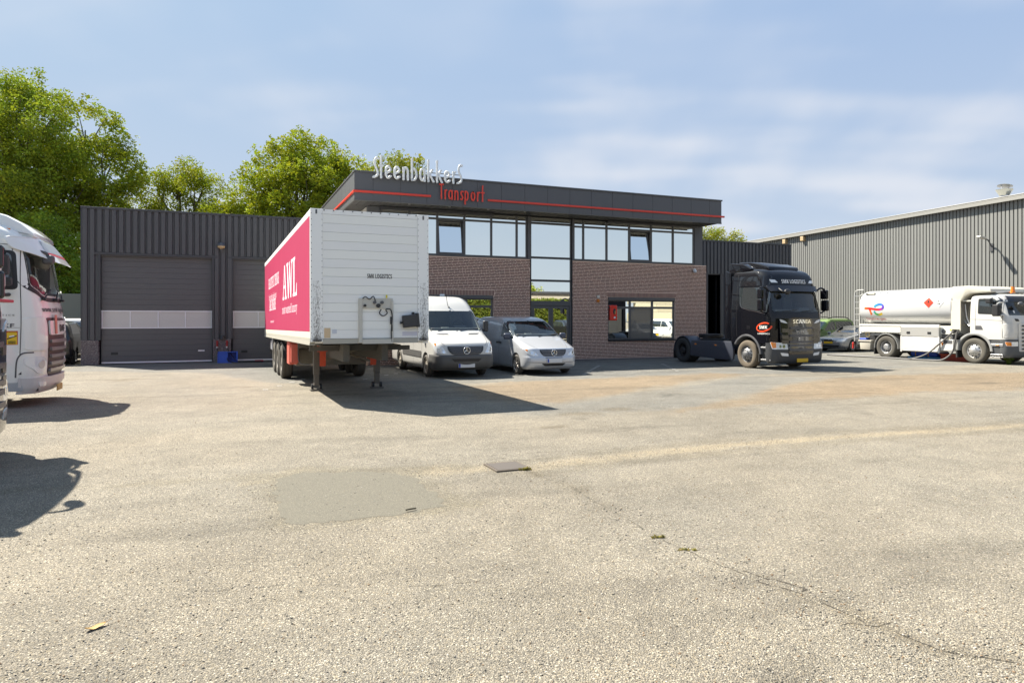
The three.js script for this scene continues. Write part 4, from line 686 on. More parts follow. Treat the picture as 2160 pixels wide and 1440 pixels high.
  obj('front_lamp', patch(rpoly([[-1.02, 3.19], [-.82, 3.18], [-.72, 3.08], [-.98, 3.08]], .015), cab.F, .006), M.lens, t);
  obj('front_lamp', patch(rpoly([[1.02, 3.19], [.82, 3.18], [.72, 3.08], [.98, 3.08]], .015), cab.F, .006), M.lens, t);
  obj('brand_lamp', patch(rpoly([[-.95, 1.78], [-.75, 1.73], [-.62, 1.63], [-.72, 1.64], [-.9, 1.68]], .01), FF, .022), M.lens, t);
  obj('brand_lamp', patch(rpoly([[.95, 1.78], [.75, 1.73], [.62, 1.63], [.72, 1.64], [.9, 1.68]], .01), FF, .022), M.lens, t);
  const ws = obj('windscreen', patch(wsP, cab.F, .008, { k: 4 }), clear, t);
  for (const s of [-.75, .1]) obj('wiper', bar([s, 2.06, cab.front(s, 2.06) + .03], [s + .62, 2.11, cab.front(s + .62, 2.11) + .03], .02), M.black, ws);
  obj('sun_visor', patch(rpoly([[-1.16, 2.98], [1.16, 2.98], [1.16, 2.77], [-1.16, 2.77]], .05), (x, y, f) => V(x, y, cab.front(x * .98, 2.9) + .02 + (2.98 - y) * .55 + f), .03, { k: 4, depth: .03 }), mat([.03, .03, .035], .2), t);
  obj('kerb_mirror', [mv(new THREE.SphereGeometry(.17, 16, 10).scale(1, .62, .5), -.66, 2.74, 1.40, 0, .3), tube([[-.85, 2.86, 1.2], [-.86, 2.75, 1.4], [-.75, 2.72, 1.42]], .03, 8, 6)], M.black, t);
  obj('number_plate', RB(.52, .13, .02, .008, .05, .33, 1.37 + .03), o.plate || M.yellowPlate, t);
  // chassis
  obj('chassis', [span(-.45, -.33, .72, .98, -4.4, .9), span(.33, .45, .72, .98, -4.4, .9), B(1.1, .12, .2, 0, .8, -3.75), B(.8, .14, .16, 0, .82, -4.35), cylX(.14, 1.5, 0, .5, -3.75, 14), cylX(.1, 1.6, 0, .45, 0, 12)], M.plastic, t);
  obj('fifth_wheel', [cylY(.5, .08, 0, 1.12, -3.45, 24), B(.9, .1, .5, 0, 1.05, -3.4)], M.black, t);
  obj('rear_panel', [B(2.2, 1.3, .05, 0, 1.7, -.9), B(1.5, .5, .1, 0, 1.3, -.98)], M.plastic, t);
  for (const s of [-1, 1]) {
    const q = (a, b) => s < 0 ? [-b, -a] : [a, b];
    obj('side_skirt', prism(rpoly([[-3.28, .3], [-3.2, .93], [-.82, .95], [-.72, .6], [-.74, .24], [-1.2, .23]], .08), ...q(1.12, 1.21), .02), o.skirt || mat([.040, .045, .062], .45), t);
    for (const z of [-1.7, -2.9]) obj('side_marker', RB(.03, .05, .1, .012, s * 1.225, .78, z), M.amber, t);
    obj('rear_mudguard', prism(sector(-3.78, .5, .56, .60, -.05, Math.PI * 1.02, 18), ...q(.56, 1.2), .01), o.skirt || mat([.040, .045, .062], .45), t);
    obj('rear_mud_flap', span(...q(.6, 1.18), .14, .55, -4.42, -4.38), M.rubber, t);
    wheel(t, 'truckFront', s * 1.06, 0, o.rim || M.steel, o.tyre || M.tyre);
    wheel(t, 'truckDual', s * .92, -3.78, M.black, M.tyreDark);
  }
}
{
  const t = thing('tractor_unit', 'black tractor unit with silver header lettering parked by the office corner', 'truck', 2.46, 0, 6.53, 0.012);
  tractor(t, { paint: mat([.003, .0033, .006], .6, 0, { clearcoat: .75, clearcoatRoughness: .03, specularIntensity: .1 }), texts: ['SCANIA', 'SUPER', 'SMK LOGISTICS', 'SMK', 'LOGISTICS'], rim: mat([.2, .2, .2], .5, .6), tyre: mat([.13, .105, .075], .95) });
  const k = thing('tractor_unit', 'black and red tractor unit cut off by the left edge of the photo', 'truck', -20.41, 0, 16.19, Math.PI / 2);
  tractor(k, { paint: paint([.008, .008, .010], .22), skirt: mat([.3, .01, .02], .4), bumper: paint([.012, .012, .014], .25), plate: M.yellowPlate });
  obj('red_trim', [span(-1.18, 1.18, 2.02, 2.06, 1.24, 1.36, .01)], mat([.45, .012, .04], .4), k);
}

// ---------------------------------------------------------------- white long-haul tractor at the left
{
  const t = thing('tractor_unit', 'white tractor unit with big sun visor and yellow warning sticker at the left', 'truck', -21.12, 0, 8.74, Math.PI / 2);
  const P = paint([.80, .80, .75], .3), trimR = mat([.05, .03, .03], .4);
  const cab = shell([[.52, 1.33, -.9, 1.2, .3, .05, .12], [.8, 1.40, -.9, 1.225, .34, .05, .14], [1.2, 1.42, -.9, 1.235, .36, .05, .15], [1.85, 1.40, -.9, 1.24, .36, .05, .15], [2.3, 1.33, -.9, 1.24, .34, .05, .15], [2.8, 1.25, -.9, 1.22, .30, .06, .14], [3.25, 1.16, -.9, 1.2, .30, .08, .14], [3.5, 1.02, -.9, 1.17, .34, .1, .16], [3.68, .78, -.88, 1.11, .38, .14, .2], [3.76, .46, -.82, 1.0, .36, .2, .2], [3.79, .0, -.7, .8, .3, .2, .1]], { steps: 4 });
  const wsP = rpoly([[-1.13, 2.46], [-.78, 2.28], [.78, 2.28], [1.13, 2.46], [1.1, 3.24], [-1.1, 3.24]], .1);
  obj('cab', cut(cab.g, [arch(-.38, .5, .7, -1.6, 1.6), cabinCut(cab, wsP, 1.3)]), P, t); cabinFit(t, cab, wsP, 1.3);
  obj('roof_deflector', [prism([[-.95, 3.7], [-.9, 4.0], [.4, 3.98], [.66, 3.91], [.92, 3.76], [1.14, 3.56], [1.16, 3.48], [1.0, 3.42], [.3, 3.6]], -.86, .86, .08)], P, t);
  for (const [side, s] of [['L', -1], ['R', 1]]) {
    const S = cab[side];
    obj('window_surround', patch(rpoly([[-.3, 3.2], [.90, 3.16], [.95, 2.38], [-.3, 2.38]], .1), S, .005, { k: 3 }), M.black, t);
    obj('door_window', patch(rpoly([[-.25, 3.15], [.83, 3.11], [.87, 2.44], [-.25, 2.44]], .09), S, .012, { k: 3 }), M.glass, t);
    obj('door_seam', [ribbon([[.97, 3.28], [.98, 2.6], [1.0, 1.8], [.98, 1.05]], .014, S, .003), ribbon([[-.4, 3.28], [.3, 3.3], [.96, 3.27]], .012, S, .003), ribbon([[.2, 1.62], [.98, 1.62]], .006, S, .003)], M.black, t);
    obj('mirror', [RB(.13, .42, .26, .06, s * 1.5, 2.92, .62, 0, s * .3), RB(.13, .28, .26, .06, s * 1.5, 2.53, .68, 0, s * .3)], P, t);
    obj('mirror_arm', [tube([[s * 1.22, 3.18, .7], [s * 1.4, 3.22, .68], [s * 1.5, 3.1, .64]], .03, 10, 8), tube([[s * 1.5, 2.4, .7], [s * 1.42, 2.28, .76], [s * 1.24, 2.28, .8]], .035, 10, 8)], M.black, t);
    obj('step_panel', prism([[.3, .34], [.34, .98], [.98, 1.02], [1.02, .34]], s < 0 ? -1.2 : 1.12, s < 0 ? -1.12 : 1.2, .015), mat([.42, .44, .44], .5), t);
    obj('step_gap', span(s < 0 ? -1.215 : 1.1, s < 0 ? -1.1 : 1.215, .68, .74, .32, 1.0), M.black, t);
    obj('corner_gap', [ribbon([[.90, .62], [.94, 1.0], [1.02, 1.1], [1.20, 1.12]], .028, S, .004)], M.dgrey, t);
    wheel(t, 'truckFront', s * 1.06, -.38, M.steel); wheel(t, 'truckDual', s * .92, -3.7, M.steel, M.tyreDark);
  }
  obj('model_lettering', decal('XF', cab.L, .79, 1.665, .2, .075, .004), M.dgrey, t);
  obj('door_lettering', decal('S T I C S', cab.L, .76, 1.87, .26, .03, .004, sans), M.dgrey, t);
  const st = obj('warning_sticker', patch([[.755, 1.555], [.945, 1.555], [.945, 1.28], [.755, 1.28]], cab.L, .004), mat([.5, .03, .02], .5), t);
  obj('sticker_print', patch([[.765, 1.525], [.935, 1.525], [.935, 1.29], [.765, 1.29]], cab.L, .007), mat([.75, .5, .02], .5), st);
  obj('sticker_print', [decal('ATTENTION', cab.L, .85, 1.54, .14, .018, .007), ], M.yellowPlate, st);
  obj('sticker_print', [decal('ANGLES', cab.L, .85, 1.345, .12, .025, .010), decal('MORTS', cab.L, .85, 1.312, .12, .025, .010), patch([[.77, 1.41], [.93, 1.47], [.93, 1.45], [.77, 1.385]], cab.L, .010)], M.black, st);
  obj('sticker_print', patch(rpoly([[.80, 1.455], [.88, 1.475], [.895, 1.45], [.81, 1.43]], .008), cab.L, .011), M.white, st);
  const bum = shell([[.28, 1.30, .98, 1.17, .3, .04, .12], [.42, 1.40, .96, 1.2, .34, .04, .14], [.6, 1.43, .95, 1.22, .36, .04, .15]], { steps: 4 });
  obj('bumper', bum.g, mat([.62, .6, .57], .45), t);
  for (const s of [-1, 1]) {
    const q = a => s < 0 ? a : mir(a);
    const h = obj('headlight', patch(rpoly(q([[-1.222, 1.04], [-.98, 1.03], [-.84, .93], [-.80, .66], [-1.08, .68], [-1.215, .86]]), .05), cab.F, .015, { k: 3 }), M.lens, t);
    obj('reflector', patch(q(oval(-1.02, .87, .075, .085, 16)), cab.F, .022), mat([.7, .7, .7], .25, .5), h);
    obj('fog_light', patch(rpoly(q([[-1.08, .52], [-.85, .50], [-.84, .42], [-1.05, .42]]), .03), bum.F, .01), M.lens, t);
    obj('corner_deflector', patch(rpoly(q([[-1.235, 1.82], [-.95, 1.84], [-.86, 1.7], [-.86, 1.16], [-1.225, 1.16]]), .06), cab.F, .035, { k: 3, depth: .035 }), P, t);
  }
  const gr = obj('grille', patch(rpoly([[-.82, 1.82], [.82, 1.82], [.74, .7], [.5, .56], [-.5, .56], [-.74, .7]], .06), cab.F, .012, { k: 3 }), trimR, t);
  obj('grille_panel', patch(rpoly([[-.74, 1.76], [.74, 1.76], [.72, 1.46], [-.72, 1.46]], .05), cab.F, .04, { k: 3, depth: .03 }), P, gr);
  for (const y of [1.33, 1.17, 1.02, .87, .73]) obj('grille_bar', patch(rpoly([[-.7, y + .035], [.7, y + .035], [.68, y - .035], [-.68, y - .035]], .02), cab.F, .05, { k: 3, depth: .045 }), mat([.3, .28, .28], .3, .4), gr);
  obj('badge_lettering', decal('DAF', cab.F, .1, 1.6, .5, .15, .046), M.black, gr);
  obj('front_marker', patch(rpoly([[-.5, 1.88], [-.38, 1.88], [-.38, 1.48], [-.5, 1.48]], .02), cab.F, .06), mat([.6, .2, .15], .4), gr);
  obj('web_lettering', decal('www.smk-logistics.nl', cab.F, 0, 1.98, 1.95, .14, .006, sans), M.dgrey, t);
  const wsur = obj('windscreen_surround', [ribbon([[-1.15, 3.2], [-1.17, 2.8], [-1.16, 2.45], [-1.0, 2.32], [-.78, 2.22], [0, 2.2], [.78, 2.22], [1.0, 2.32], [1.16, 2.45], [1.17, 2.8], [1.15, 3.2]], .09, cab.F, .006)], M.black, t);
  obj('windscreen', patch(wsP, cab.F, .012, { k: 4 }), clear, wsur);
  for (const s of [-.9, -.2, .5]) obj('wiper', [bar([s, 2.2, cab.front(s, 2.2) + .05], [s + .5, 2.42, cab.front(s + .5, 2.42) + .04], .022), RB(.1, .05, .08, .015, s, 2.2, cab.front(s, 2.2) + .05)], M.black, wsur);
  const VZ = (x, y, f) => V(x, y, 1.53 - (y - 2.95) * .74 - .50 * Math.pow(Math.abs(x) / 1.25, 5) + f);
  const vis = obj('sun_visor', patch(rpoly([[-1.24, 3.46, .1], [-1.26, 3.2, .08], [-1.0, 3.06], [-.7, 2.97], [.7, 2.97], [1.0, 3.06], [1.26, 3.2, .08], [1.24, 3.46, .1], [.7, 3.47], [-.7, 3.47]], .06), VZ, .03, { k: 4, depth: .03 }), P, t);
  obj('visor_print', patch(rpoly([[-.72, 3.42], [.72, 3.42], [.82, 3.18], [-.82, 3.18]], .02), VZ, .034, { k: 4, depth: .003 }), mat([.3, .34, .36], .4), vis);
  obj('visor_print', patch([[-.83, 3.17], [.83, 3.17], [.85, 3.12], [-.85, 3.12]], VZ, .034, { k: 4, depth: .003 }), mat([.5, .03, .04], .4), vis);
  obj('kerb_mirror', [RB(.2, .2, .22, .07, -.82, 3.02, 1.38), tube([[-.9, 3.2, 1.1], [-.9, 3.15, 1.35], [-.84, 3.08, 1.38]], .035, 8, 6)], M.dgrey, t);
  obj('roof_lamp', RB(.1, .06, .08, .02, -.95, 3.6, .72), M.amber, t);
  obj('number_plate', RB(.5, .14, .02, .01, -.1, .33, 1.44), mat([.45, .3, .08], .5), t);
  obj('chassis', [span(-.45, -.33, .72, .98, -4.2, 1.1), span(.33, .45, .72, .98, -4.2, 1.1), cylX(.12, 1.6, 0, .5, -3.7, 14), cylX(.1, 1.6, 0, .45, 0, 12), B(2.2, .5, 1.6, 0, .65, -2.0), B(2.1, .14, .4, 0, .4, 1.05)], M.plastic, t);
  const hk = obj('tow_hitch', [bar([-1.0, .42, .5], [-1.04, .26, .66], .05), RB(.12, .07, .1, .02, -1.04, .24, .68)], M.steel, t); obj('tow_pin', [RB(.1, .05, .12, .02, -1.06, .16, .66)], M.amber, hk);
  obj('rear_panel', B(2.3, 2.4, .06, 0, 2.2, -.93), P, t);
}
// ---------------------------------------------------------------- vans
function star(t, proj, x, y, r) {
  const ring = new THREE.TorusGeometry(r, r * .11, 8, 30), g = [ring]; for (let i = 0; i < 3; i++) { const a = Math.PI / 2 + i * 2.0944; g.push(bar([0, 0, 0], [r * Math.cos(a), r * Math.sin(a), 0], r * .2, r * .12)); }
  const o = merge(g); const p = proj(x, y, .04); o.translate(p.x, p.y, p.z); return obj('emblem', o, M.chrome, t);
}
function vanPlate(t, proj, x, y) { const p = proj(x, y, .02), n = obj('number_plate', RB(.52, .12, .02, .006, p.x, p.y, p.z), M.whitePlate, t); obj('plate_band', B(.05, .112, .004, p.x - .225, p.y, p.z + .0125), M.blue, n); }
{
  // tall panel van
  const t = thing('panel_van', 'tall white panel van with dark plastic bumper between trailer and silver van', 'van', -9.64, 0, 5.68);
  const P = paint([.54, .53, .50], .3), PL = mat([.085, .083, .08], .55);
  const s = shell([[.24, .9, -4.5, .88, .25, .05, .1], [.34, 1.05, -4.66, .95, .3, .05, .14], [.62, 1.12, -4.68, .965, .32, .05, .16], [.72, 1.12, -4.68, .965, .32, .05, .16], [.95, 1.07, -4.68, .965, .32, .05, .16], [1.06, 1.0, -4.68, .965, .32, .05, .17], [1.18, .72, -4.68, .96, .32, .05, .18], [1.3, .42, -4.68, .955, .3, .05, .18], [1.40, .22, -4.68, .95, .26, .05, .18], [1.75, -.18, -4.68, .915, .25, .05, .17], [2.07, -.56, -4.68, .87, .26, .06, .16], [2.3, -.84, -4.67, .83, .28, .08, .16], [2.44, -1.08, -4.65, .78, .3, .1, .16], [2.53, -1.36, -4.6, .68, .3, .14, .14], [2.565, -1.7, -4.5, .5, .28, .16, .1]], { steps: 4 });
  const wsP = rpoly([[-.86, 1.43], [.86, 1.43], [.77, 2.05], [-.77, 2.05]], .07);
  obj('body', cut(s.g, [arch(0, .34, .43, -1.3, 1.3), arch(-3.45, .34, .43, -1.3, 1.3), cabinCut(s, wsP, 1.1)]), P, t); cabinFit(t, s, wsP, 1.1, { paper: 1 });
  obj('bumper', cut(shell([[.25, .96, .5, .90, .28, .02, .12], [.34, 1.10, .42, .962, .32, .02, .15], [.5, 1.165, .40, .98, .34, .02, .17], [.66, 1.16, .40, .98, .34, .02, .17], [.715, 1.135, .42, .972, .33, .02, .17]], { steps: 4 }).g, [arch(0, .34, .43, -1.3, 1.3)]), PL, t);
  const bF = (x, y, f) => s.F(x, y, f + .045);
  obj('air_intake', patch(rpoly([[-.48, .60], [.48, .60], [.36, .49], [-.36, .49]], .02), bF, .012, { k: 3 }), M.black, t);
  const gr = obj('grille', patch(rpoly([[-.58, .97], [.58, .97], [.55, .82, .12], [.42, .715, .1], [-.42, .715, .1], [-.55, .82, .12]], .03), s.F, .015, { k: 3 }), mat([.03, .03, .033], .4), t);
  for (const y of [.93, .87, .81, .75]) obj('grille_bar', patch(rpoly([[-.53 + (.97 - y) * .4, y + .014], [.53 - (.97 - y) * .4, y + .014], [.53 - (.97 - y) * .4, y - .014], [-.53 + (.97 - y) * .4, y - .014]], .008), s.F, .032, { k: 3, depth: .018 }), mat([.11, .11, .115], .4), gr);
  star(gr, s.F, 0, .845, .105);
  vanPlate(t, bF, .0, .39);
  for (const q of [-1, 1]) {
    const m = a => q < 0 ? a : mir(a);
    const h = obj('headlight', patch(rpoly(m([[-.935, 1.11], [-.86, 1.09], [-.70, .92], [-.60, .75], [-.90, .76], [-.945, .9]]), .03), s.F, .012, { k: 3 }), M.lens, t);
    obj('reflector', [patch(m(oval(-.82, .86, .06, .06, 14)), s.F, .018), patch(m(oval(-.70, .80, .04, .04, 14)), s.F, .018)], M.chrome, h);
    obj('indicator', patch(rpoly(m([[-.93, 1.09], [-.87, 1.06], [-.9, .97]]), .01), s.F, .018), M.amber, h);
    obj('bonnet_vent', patch(rpoly(m([[-.72, 1.345], [-.36, 1.345], [-.30, 1.305], [-.62, 1.305]]), .01), s.F, .006), M.dgrey, t);
    const S = q < 0 ? s.L : s.R;
    obj('door_window', patch(rpoly([[-.55, 1.42], [-.62, 2.0], [-1.42, 2.0], [-1.42, 1.42]], .05), S, .006, { k: 3 }), M.glass, t);
    obj('side_strip', [patch(rpoly([[-.5, .78], [-2.95, .78], [-2.95, .58], [-.5, .58]], .02), S, .014, { k: 2 })], PL, t);
    obj('door_seam', [ribbon([[-.42, 1.35], [-.44, .9], [-.43, .4]], .01, S, .003), ribbon([[-1.5, 2.05], [-1.5, 1.2], [-1.5, .35]], .01, S, .003), ribbon([[-2.8, 2.05], [-2.8, 1.2], [-2.8, .35]], .01, S, .003), ribbon([[-.44, 1.12], [-1.5, 1.12]], .008, S, .003)], M.black, t);
    obj('mirror', [RB(.17, .36, .13, .05, q * 1.13, 1.56, -.28, 0, q * .2), bar([q * .93, 1.42, -.26], [q * 1.1, 1.45, -.28], .06, .05)], M.plastic, t);
    wheel(t, 'van', q * .86, 0, mat([.42, .38, .32], .5, .4), M.tyre); wheel(t, 'van', q * .86, -3.45, mat([.42, .38, .32], .5, .4), M.tyre);
    obj('bonnet_seam', [ribbon([[q * .64, .99], [q * .78, 1.15], [q * .86, 1.34]], .008, s.F, .003)], M.black, t);
  }
  const ws = obj('windscreen', patch(wsP, s.F, .006, { k: 4 }), clear, t);
  obj('windscreen_seal', [ribbon([...wsP.slice(2), ...wsP.slice(0, 3)], .035, s.F, .004)], M.black, ws);
  obj('wiper', [bar([-.6, 1.43, s.front(-.6, 1.43) + .02], [.1, 1.47, s.front(.1, 1.47) + .015], .016), bar([.1, 1.43, s.front(.1, 1.43) + .02], [.75, 1.47, s.front(.75, 1.47) + .015], .016)], M.black, ws);
  obj('antenna', [tube([[0, 2.17, s.front(0, 2.17) + .0], [-.02, 2.24, s.front(0, 2.24) + .04], [-.05, 2.6, s.front(0, 2.24) - .05]], .009, 10, 6), mv(new THREE.SphereGeometry(.03, 10, 6), 0, 2.17, s.front(0, 2.17) + .01)], M.black, t);
  obj('beacon', RB(.16, .07, .1, .02, .1, 2.60, -1.75), M.lens, t);
}
{
  // low silver van
  const t = thing('panel_van', 'low silver blue panel van parked before the office entrance', 'van', -6.70, 0, 5.86);
  const P = mat([.50, .51, .53], .35, .3, { clearcoat: 1, clearcoatRoughness: .04 });
  const s = shell([[.19, .78, -4.0, .86, .3, .05, .1], [.28, .90, -4.1, .925, .34, .06, .15], [.45, .95, -4.14, .935, .36, .06, .18], [.56, .94, -4.14, .935, .36, .06, .18], [.62, .91, -4.14, .935, .36, .06, .18], [.84, .86, -4.14, .93, .36, .06, .2], [.9, .72, -4.14, .925, .36, .06, .2], [1.0, .42, -4.14, .92, .34, .06, .2], [1.1, .12, -4.14, .915, .32, .06, .2], [1.18, -.12, -4.14, .905, .28, .06, .19], [1.45, -.6, -4.13, .865, .26, .07, .17], [1.72, -1.14, -4.1, .79, .26, .1, .15], [1.81, -1.42, -4.05, .73, .28, .14, .13], [1.865, -1.8, -3.95, .6, .28, .16, .1], [1.885, -2.2, -3.7, .4, .25, .16, .06]], { steps: 4 });
  const wsP = rpoly([[-.80, 1.21], [.80, 1.21], [.68, 1.71], [-.68, 1.71]], .06);
  obj('body', cut(s.g, [arch(0, .32, .39, -1.3, 1.3), arch(-3.2, .32, .39, -1.3, 1.3), cabinCut(s, wsP, 1.0)]), P, t); cabinFit(t, s, wsP, 1.0, { paper: 1 });
  const gr = obj('grille', patch(rpoly([[-.47, .82], [.47, .82], [.44, .70, .1], [.33, .61, .08], [-.33, .61, .08], [-.44, .70, .1]], .03), s.F, .012, { k: 3 }), mat([.03, .03, .035], .4), t);
  for (const y of [.785, .735, .685, .64]) obj('grille_bar', patch(rpoly([[-.43 + (.82 - y) * .4, y + .012], [.43 - (.82 - y) * .4, y + .012], [.43 - (.82 - y) * .4, y - .012], [-.43 + (.82 - y) * .4, y - .012]], .006), s.F, .026, { k: 3, depth: .016 }), mat([.14, .14, .15], .4), gr);
  star(gr, s.F, 0, .715, .092);
  vanPlate(t, s.F, .0, .47);
  obj('air_intake', patch(rpoly([[-.42, .385], [.42, .385], [.32, .30], [-.32, .30]], .02), s.F, .006, { k: 3 }), M.black, t);
  obj('bumper_groove', [ribbon([[-.85, .425], [-.4, .41], [.4, .41], [.85, .425]], .012, s.F, .004), ribbon([[-.3, .565], [.3, .565]], .02, s.F, .004)], M.dgrey, t);
  for (const q of [-1, 1]) {
    const m = a => q < 0 ? a : mir(a), S = q < 0 ? s.L : s.R;
    const h = obj('headlight', patch(rpoly(m([[-.90, .86], [-.80, .845], [-.62, .74], [-.50, .62], [-.72, .625], [-.86, .72]]), .03), s.F, .010, { k: 3 }), M.lens, t);
    obj('reflector', [patch(m(oval(-.72, .72, .05, .045, 14)), s.F, .016), patch(m(oval(-.61, .67, .035, .035, 14)), s.F, .016)], M.chrome, h);
    obj('indicator', patch(rpoly(m([[-.89, .84], [-.82, .83], [-.83, .75]]), .01), s.F, .016), M.amber, h);
    obj('door_window', patch(rpoly([[-.30, 1.14, .02], [-.75, 1.50], [-1.05, 1.70], [-1.30, 1.72], [-1.40, 1.2]], .05), S, .006, { k: 3 }), M.glass, t);
    obj('side_panel_inset', patch(rpoly([[-1.58, 1.24], [-1.52, 1.70], [-2.7, 1.72], [-2.75, 1.24]], .06), S, .005, { k: 3 }), P, t);
    obj('side_panel_inset', patch(rpoly([[-2.85, 1.24], [-2.8, 1.72], [-3.8, 1.70], [-3.85, 1.24]], .06), S, .005, { k: 3 }), P, t);
    obj('body_crease', [ribbon([[-.5, .56], [-1.4, .56], [-2.75, .56]], .02, S, .006), ribbon([[-.5, 1.0], [-1.5, 1.06], [-3.9, 1.08]], .012, S, .004)], P, t);
    obj('door_seam', [ribbon([[-.42, 1.08], [-.42, .7], [-.44, .3]], .009, S, .003), ribbon([[-1.48, 1.76], [-1.5, 1.2], [-1.5, .3]], .009, S, .003), ribbon([[-2.78, 1.74], [-2.8, 1.2], [-2.8, .3]], .009, S, .003)], M.black, t);
    for (const z of [-1.38, -1.64]) obj('door_handle', patch(rpoly([[z - .09, 1.02], [z + .09, 1.02], [z + .09, .96], [z - .09, .96]], .02), S, .03, { depth: .03 }), M.black, t);
    obj('mirror', [RB(.24, .2, .13, .06, q * 1.03, 1.22, -.52, 0, q * .15), bar([q * .88, 1.14, -.48], [q * 1.0, 1.16, -.5], .06, .05)], mat([.06, .07, .1], .4), t);
    wheel(t, 'vito', q * .83, 0, mat([.5, .46, .42], .3, .7), M.tyre); wheel(t, 'vito', q * .83, -3.2, mat([.5, .46, .42], .3, .7), M.tyre);
    obj('bonnet_seam', [ribbon([[q * .52, .85], [q * .66, .98], [q * .78, 1.14]], .007, s.F, .003)], M.dgrey, t);
  }
  const ws = obj('windscreen', patch(wsP, s.F, .006, { k: 4 }), clear, t);
  obj('windscreen_seal', [ribbon([...wsP.slice(2), ...wsP.slice(0, 3)], .03, s.F, .004)], M.black, ws);
  obj('wiper', [bar([-.6, 1.205, s.front(-.6, 1.205) + .02], [.1, 1.25, s.front(.1, 1.25) + .015], .016), bar([-.05, 1.205, s.front(-.05, 1.205) + .02], [.62, 1.25, s.front(.62, 1.25) + .015], .016)], M.black, ws);
}

// ---------------------------------------------------------------- semi trailer
{
  const t = thing('semi_trailer', 'white box semi trailer with crimson side banner standing on its landing legs', 'trailer', -13.44, 0, 11.6, 0.0155);
  const white = mat([.84, .84, .81], .5), dirty = mat([.40, .38, .32], .7), frame = mat([.10, .095, .085], .75), redP = mat([.62, .13, .09], .55);
  const L = 13.65, w = 1.275, y0 = 1.26, y1 = 4.1, tilt = -0.0105;
  // box geometry pitched slightly, front end high
  const T = g => { g.rotateX(tilt); return g; }; const dy = -Math.tan(tilt) * 0; // pivot at the front bottom edge
  const tp = list => T(merge(list)).translate(0, 0, 0);
  obj('box', tp([span(-w + .012, w - .012, y0 + .02, y1 - .02, -L + .02, -.06)]), white, t);
  obj('roof_edge', tp([span(-w, -w + .1, y1 - .13, y1, -L, -.055, .01), span(w - .1, w, y1 - .13, y1, -L, -.055, .01), span(-w, w, y1 - .12, y1, -L, -L + .1, .01)]), white, t);
  obj('side_rail', tp([span(-w - .004, -w + .1, y0, y0 + .12, -L, -.055), span(-w - .012, -w + .1, y0 - .015, y0 + .03, -L, -.055)]), dirty, t);
  obj('side_rail', tp([span(-w, -w + .09, y0 + .122, y0 + .26, -L, -.055, .008)]), mat([.66, .62, .50], .6), t);
  obj('side_rail', tp([span(w - .1, w, y0, y0 + .25, -L, -.055)]), white, t);
  const gc = document.createElement('canvas'); gc.width = 64; gc.height = 512; { const q = gc.getContext('2d'); q.fillStyle = '#eeeeea'; q.fillRect(0, 0, 64, 512); for (let i = 0; i < 1500; i++) { const u = Math.pow(rnd(), 2.6), x = 34 + 26 * (rnd() + rnd() - 1), y = 505 - u * 230; q.fillStyle = 'rgba(50,45,38,' + rr(.05, .4) + ')'; q.fillRect(x, y, rr(.6, 2.2), rr(1, 9)); } }
  const gt = new THREE.CanvasTexture(gc); gt.colorSpace = THREE.SRGBColorSpace; const postMat = new THREE.MeshStandardMaterial({ map: gt, roughness: .55 });
  for (const s of [-1, 1]) obj('corner_post', tp([span(s < 0 ? -w - .003 : w - .25, s < 0 ? -w + .25 : w + .003, y0 + .05, y1 + .005, -.055, .02, .012)]), postMat, t);
  // front wall planks
  const n = 14, ph = (y1 - .1 - (y0 + .12)) / n;
  for (let i = 0; i < n; i++) obj('front_plank', tp([span(-w + .252, w - .252, y0 + .12 + i * ph + .002, y0 + .12 + (i + 1) * ph - .002, -.055, .0, .0015)]), mat([.82 + .02 * (i % 2), .82 + .02 * (i % 2), .79], .5), t);
  obj('front_cap', tp([span(-w + .252, w - .252, y1 - .098, y1, -.055, .004)]), white, t);
  obj('front_rail', tp([span(-w + .252, w - .252, y0 + .01, y0 + .116, -.055, .012)]), dirty, t);
  const rv = []; for (let i = 0; i <= 10; i++) rv.push(cylZ(.013, .02, lerp(-w + .28, w - .28, i / 10), y1 - .02, .008, 8)); for (const x of [-w + .02, -w + .235, w - .235, w - .02]) for (let i = 0; i < 22; i++) rv.push(cylZ(.008, .012, x, y0 + .12 + i * .125, .022, 6)); for (const x of [-w + .08, -w + .2, w - .2, w - .08]) rv.push(cylZ(.026, .02, x, y0 + .09, .024, 10));
  for (let i = 0; i < 2; i++) rv.push(RB(.035, .09, .012, .005, (i ? 1 : -1) * (w - .12), y1 - .06, .022));
  obj('rivets', tp(rv), M.dgrey, t).userData.kind = 'stuff';
  obj('front_lettering', tp([text('SMK LOGISTICS', .54, .095).translate(.18, 2.72, .0005)]), M.black, t);
  obj('sticker', tp([B(.13, .21, .004, -w + .345, 1.50, .002)]), mat([.6, .45, .28], .7), t); obj('sticker', tp([B(.1, .09, .004, -w + .49, 1.53, .002)]), mat([.55, .57, .62], .7), t);
  // coupling panel
  const cp = obj('coupling_panel', tp([span(-.28, -.20, y0 + .02, 2.24, .0, .05, .008), span(.42, .47, y0 + .02, 2.20, .0, .05, .008), span(-.20, .46, 2.02, 2.24, .0, .03), span(-.20, .45, y0, y0 + .1, .0, .06)]), mat([.52, .5, .44], .6), t);
  obj('hose', tp([tube([[.2, 2.0, .05], [.16, 1.92, .06], [.24, 1.86, .06], [.33, 1.92, .06], [.30, 2.0, .06], [.40, 2.0, .06], [.44, 1.88, .05], [.42, 1.5, .05], [.43, 1.3, .05]], .013, 60, 6), tube([[-.21, 2.22, .03], [-.14, 2.27, .05], [-.05, 2.22, .04], [.03, 2.28, .05], [.08, 2.18, .05]], .011, 40, 6)]), M.black, cp);
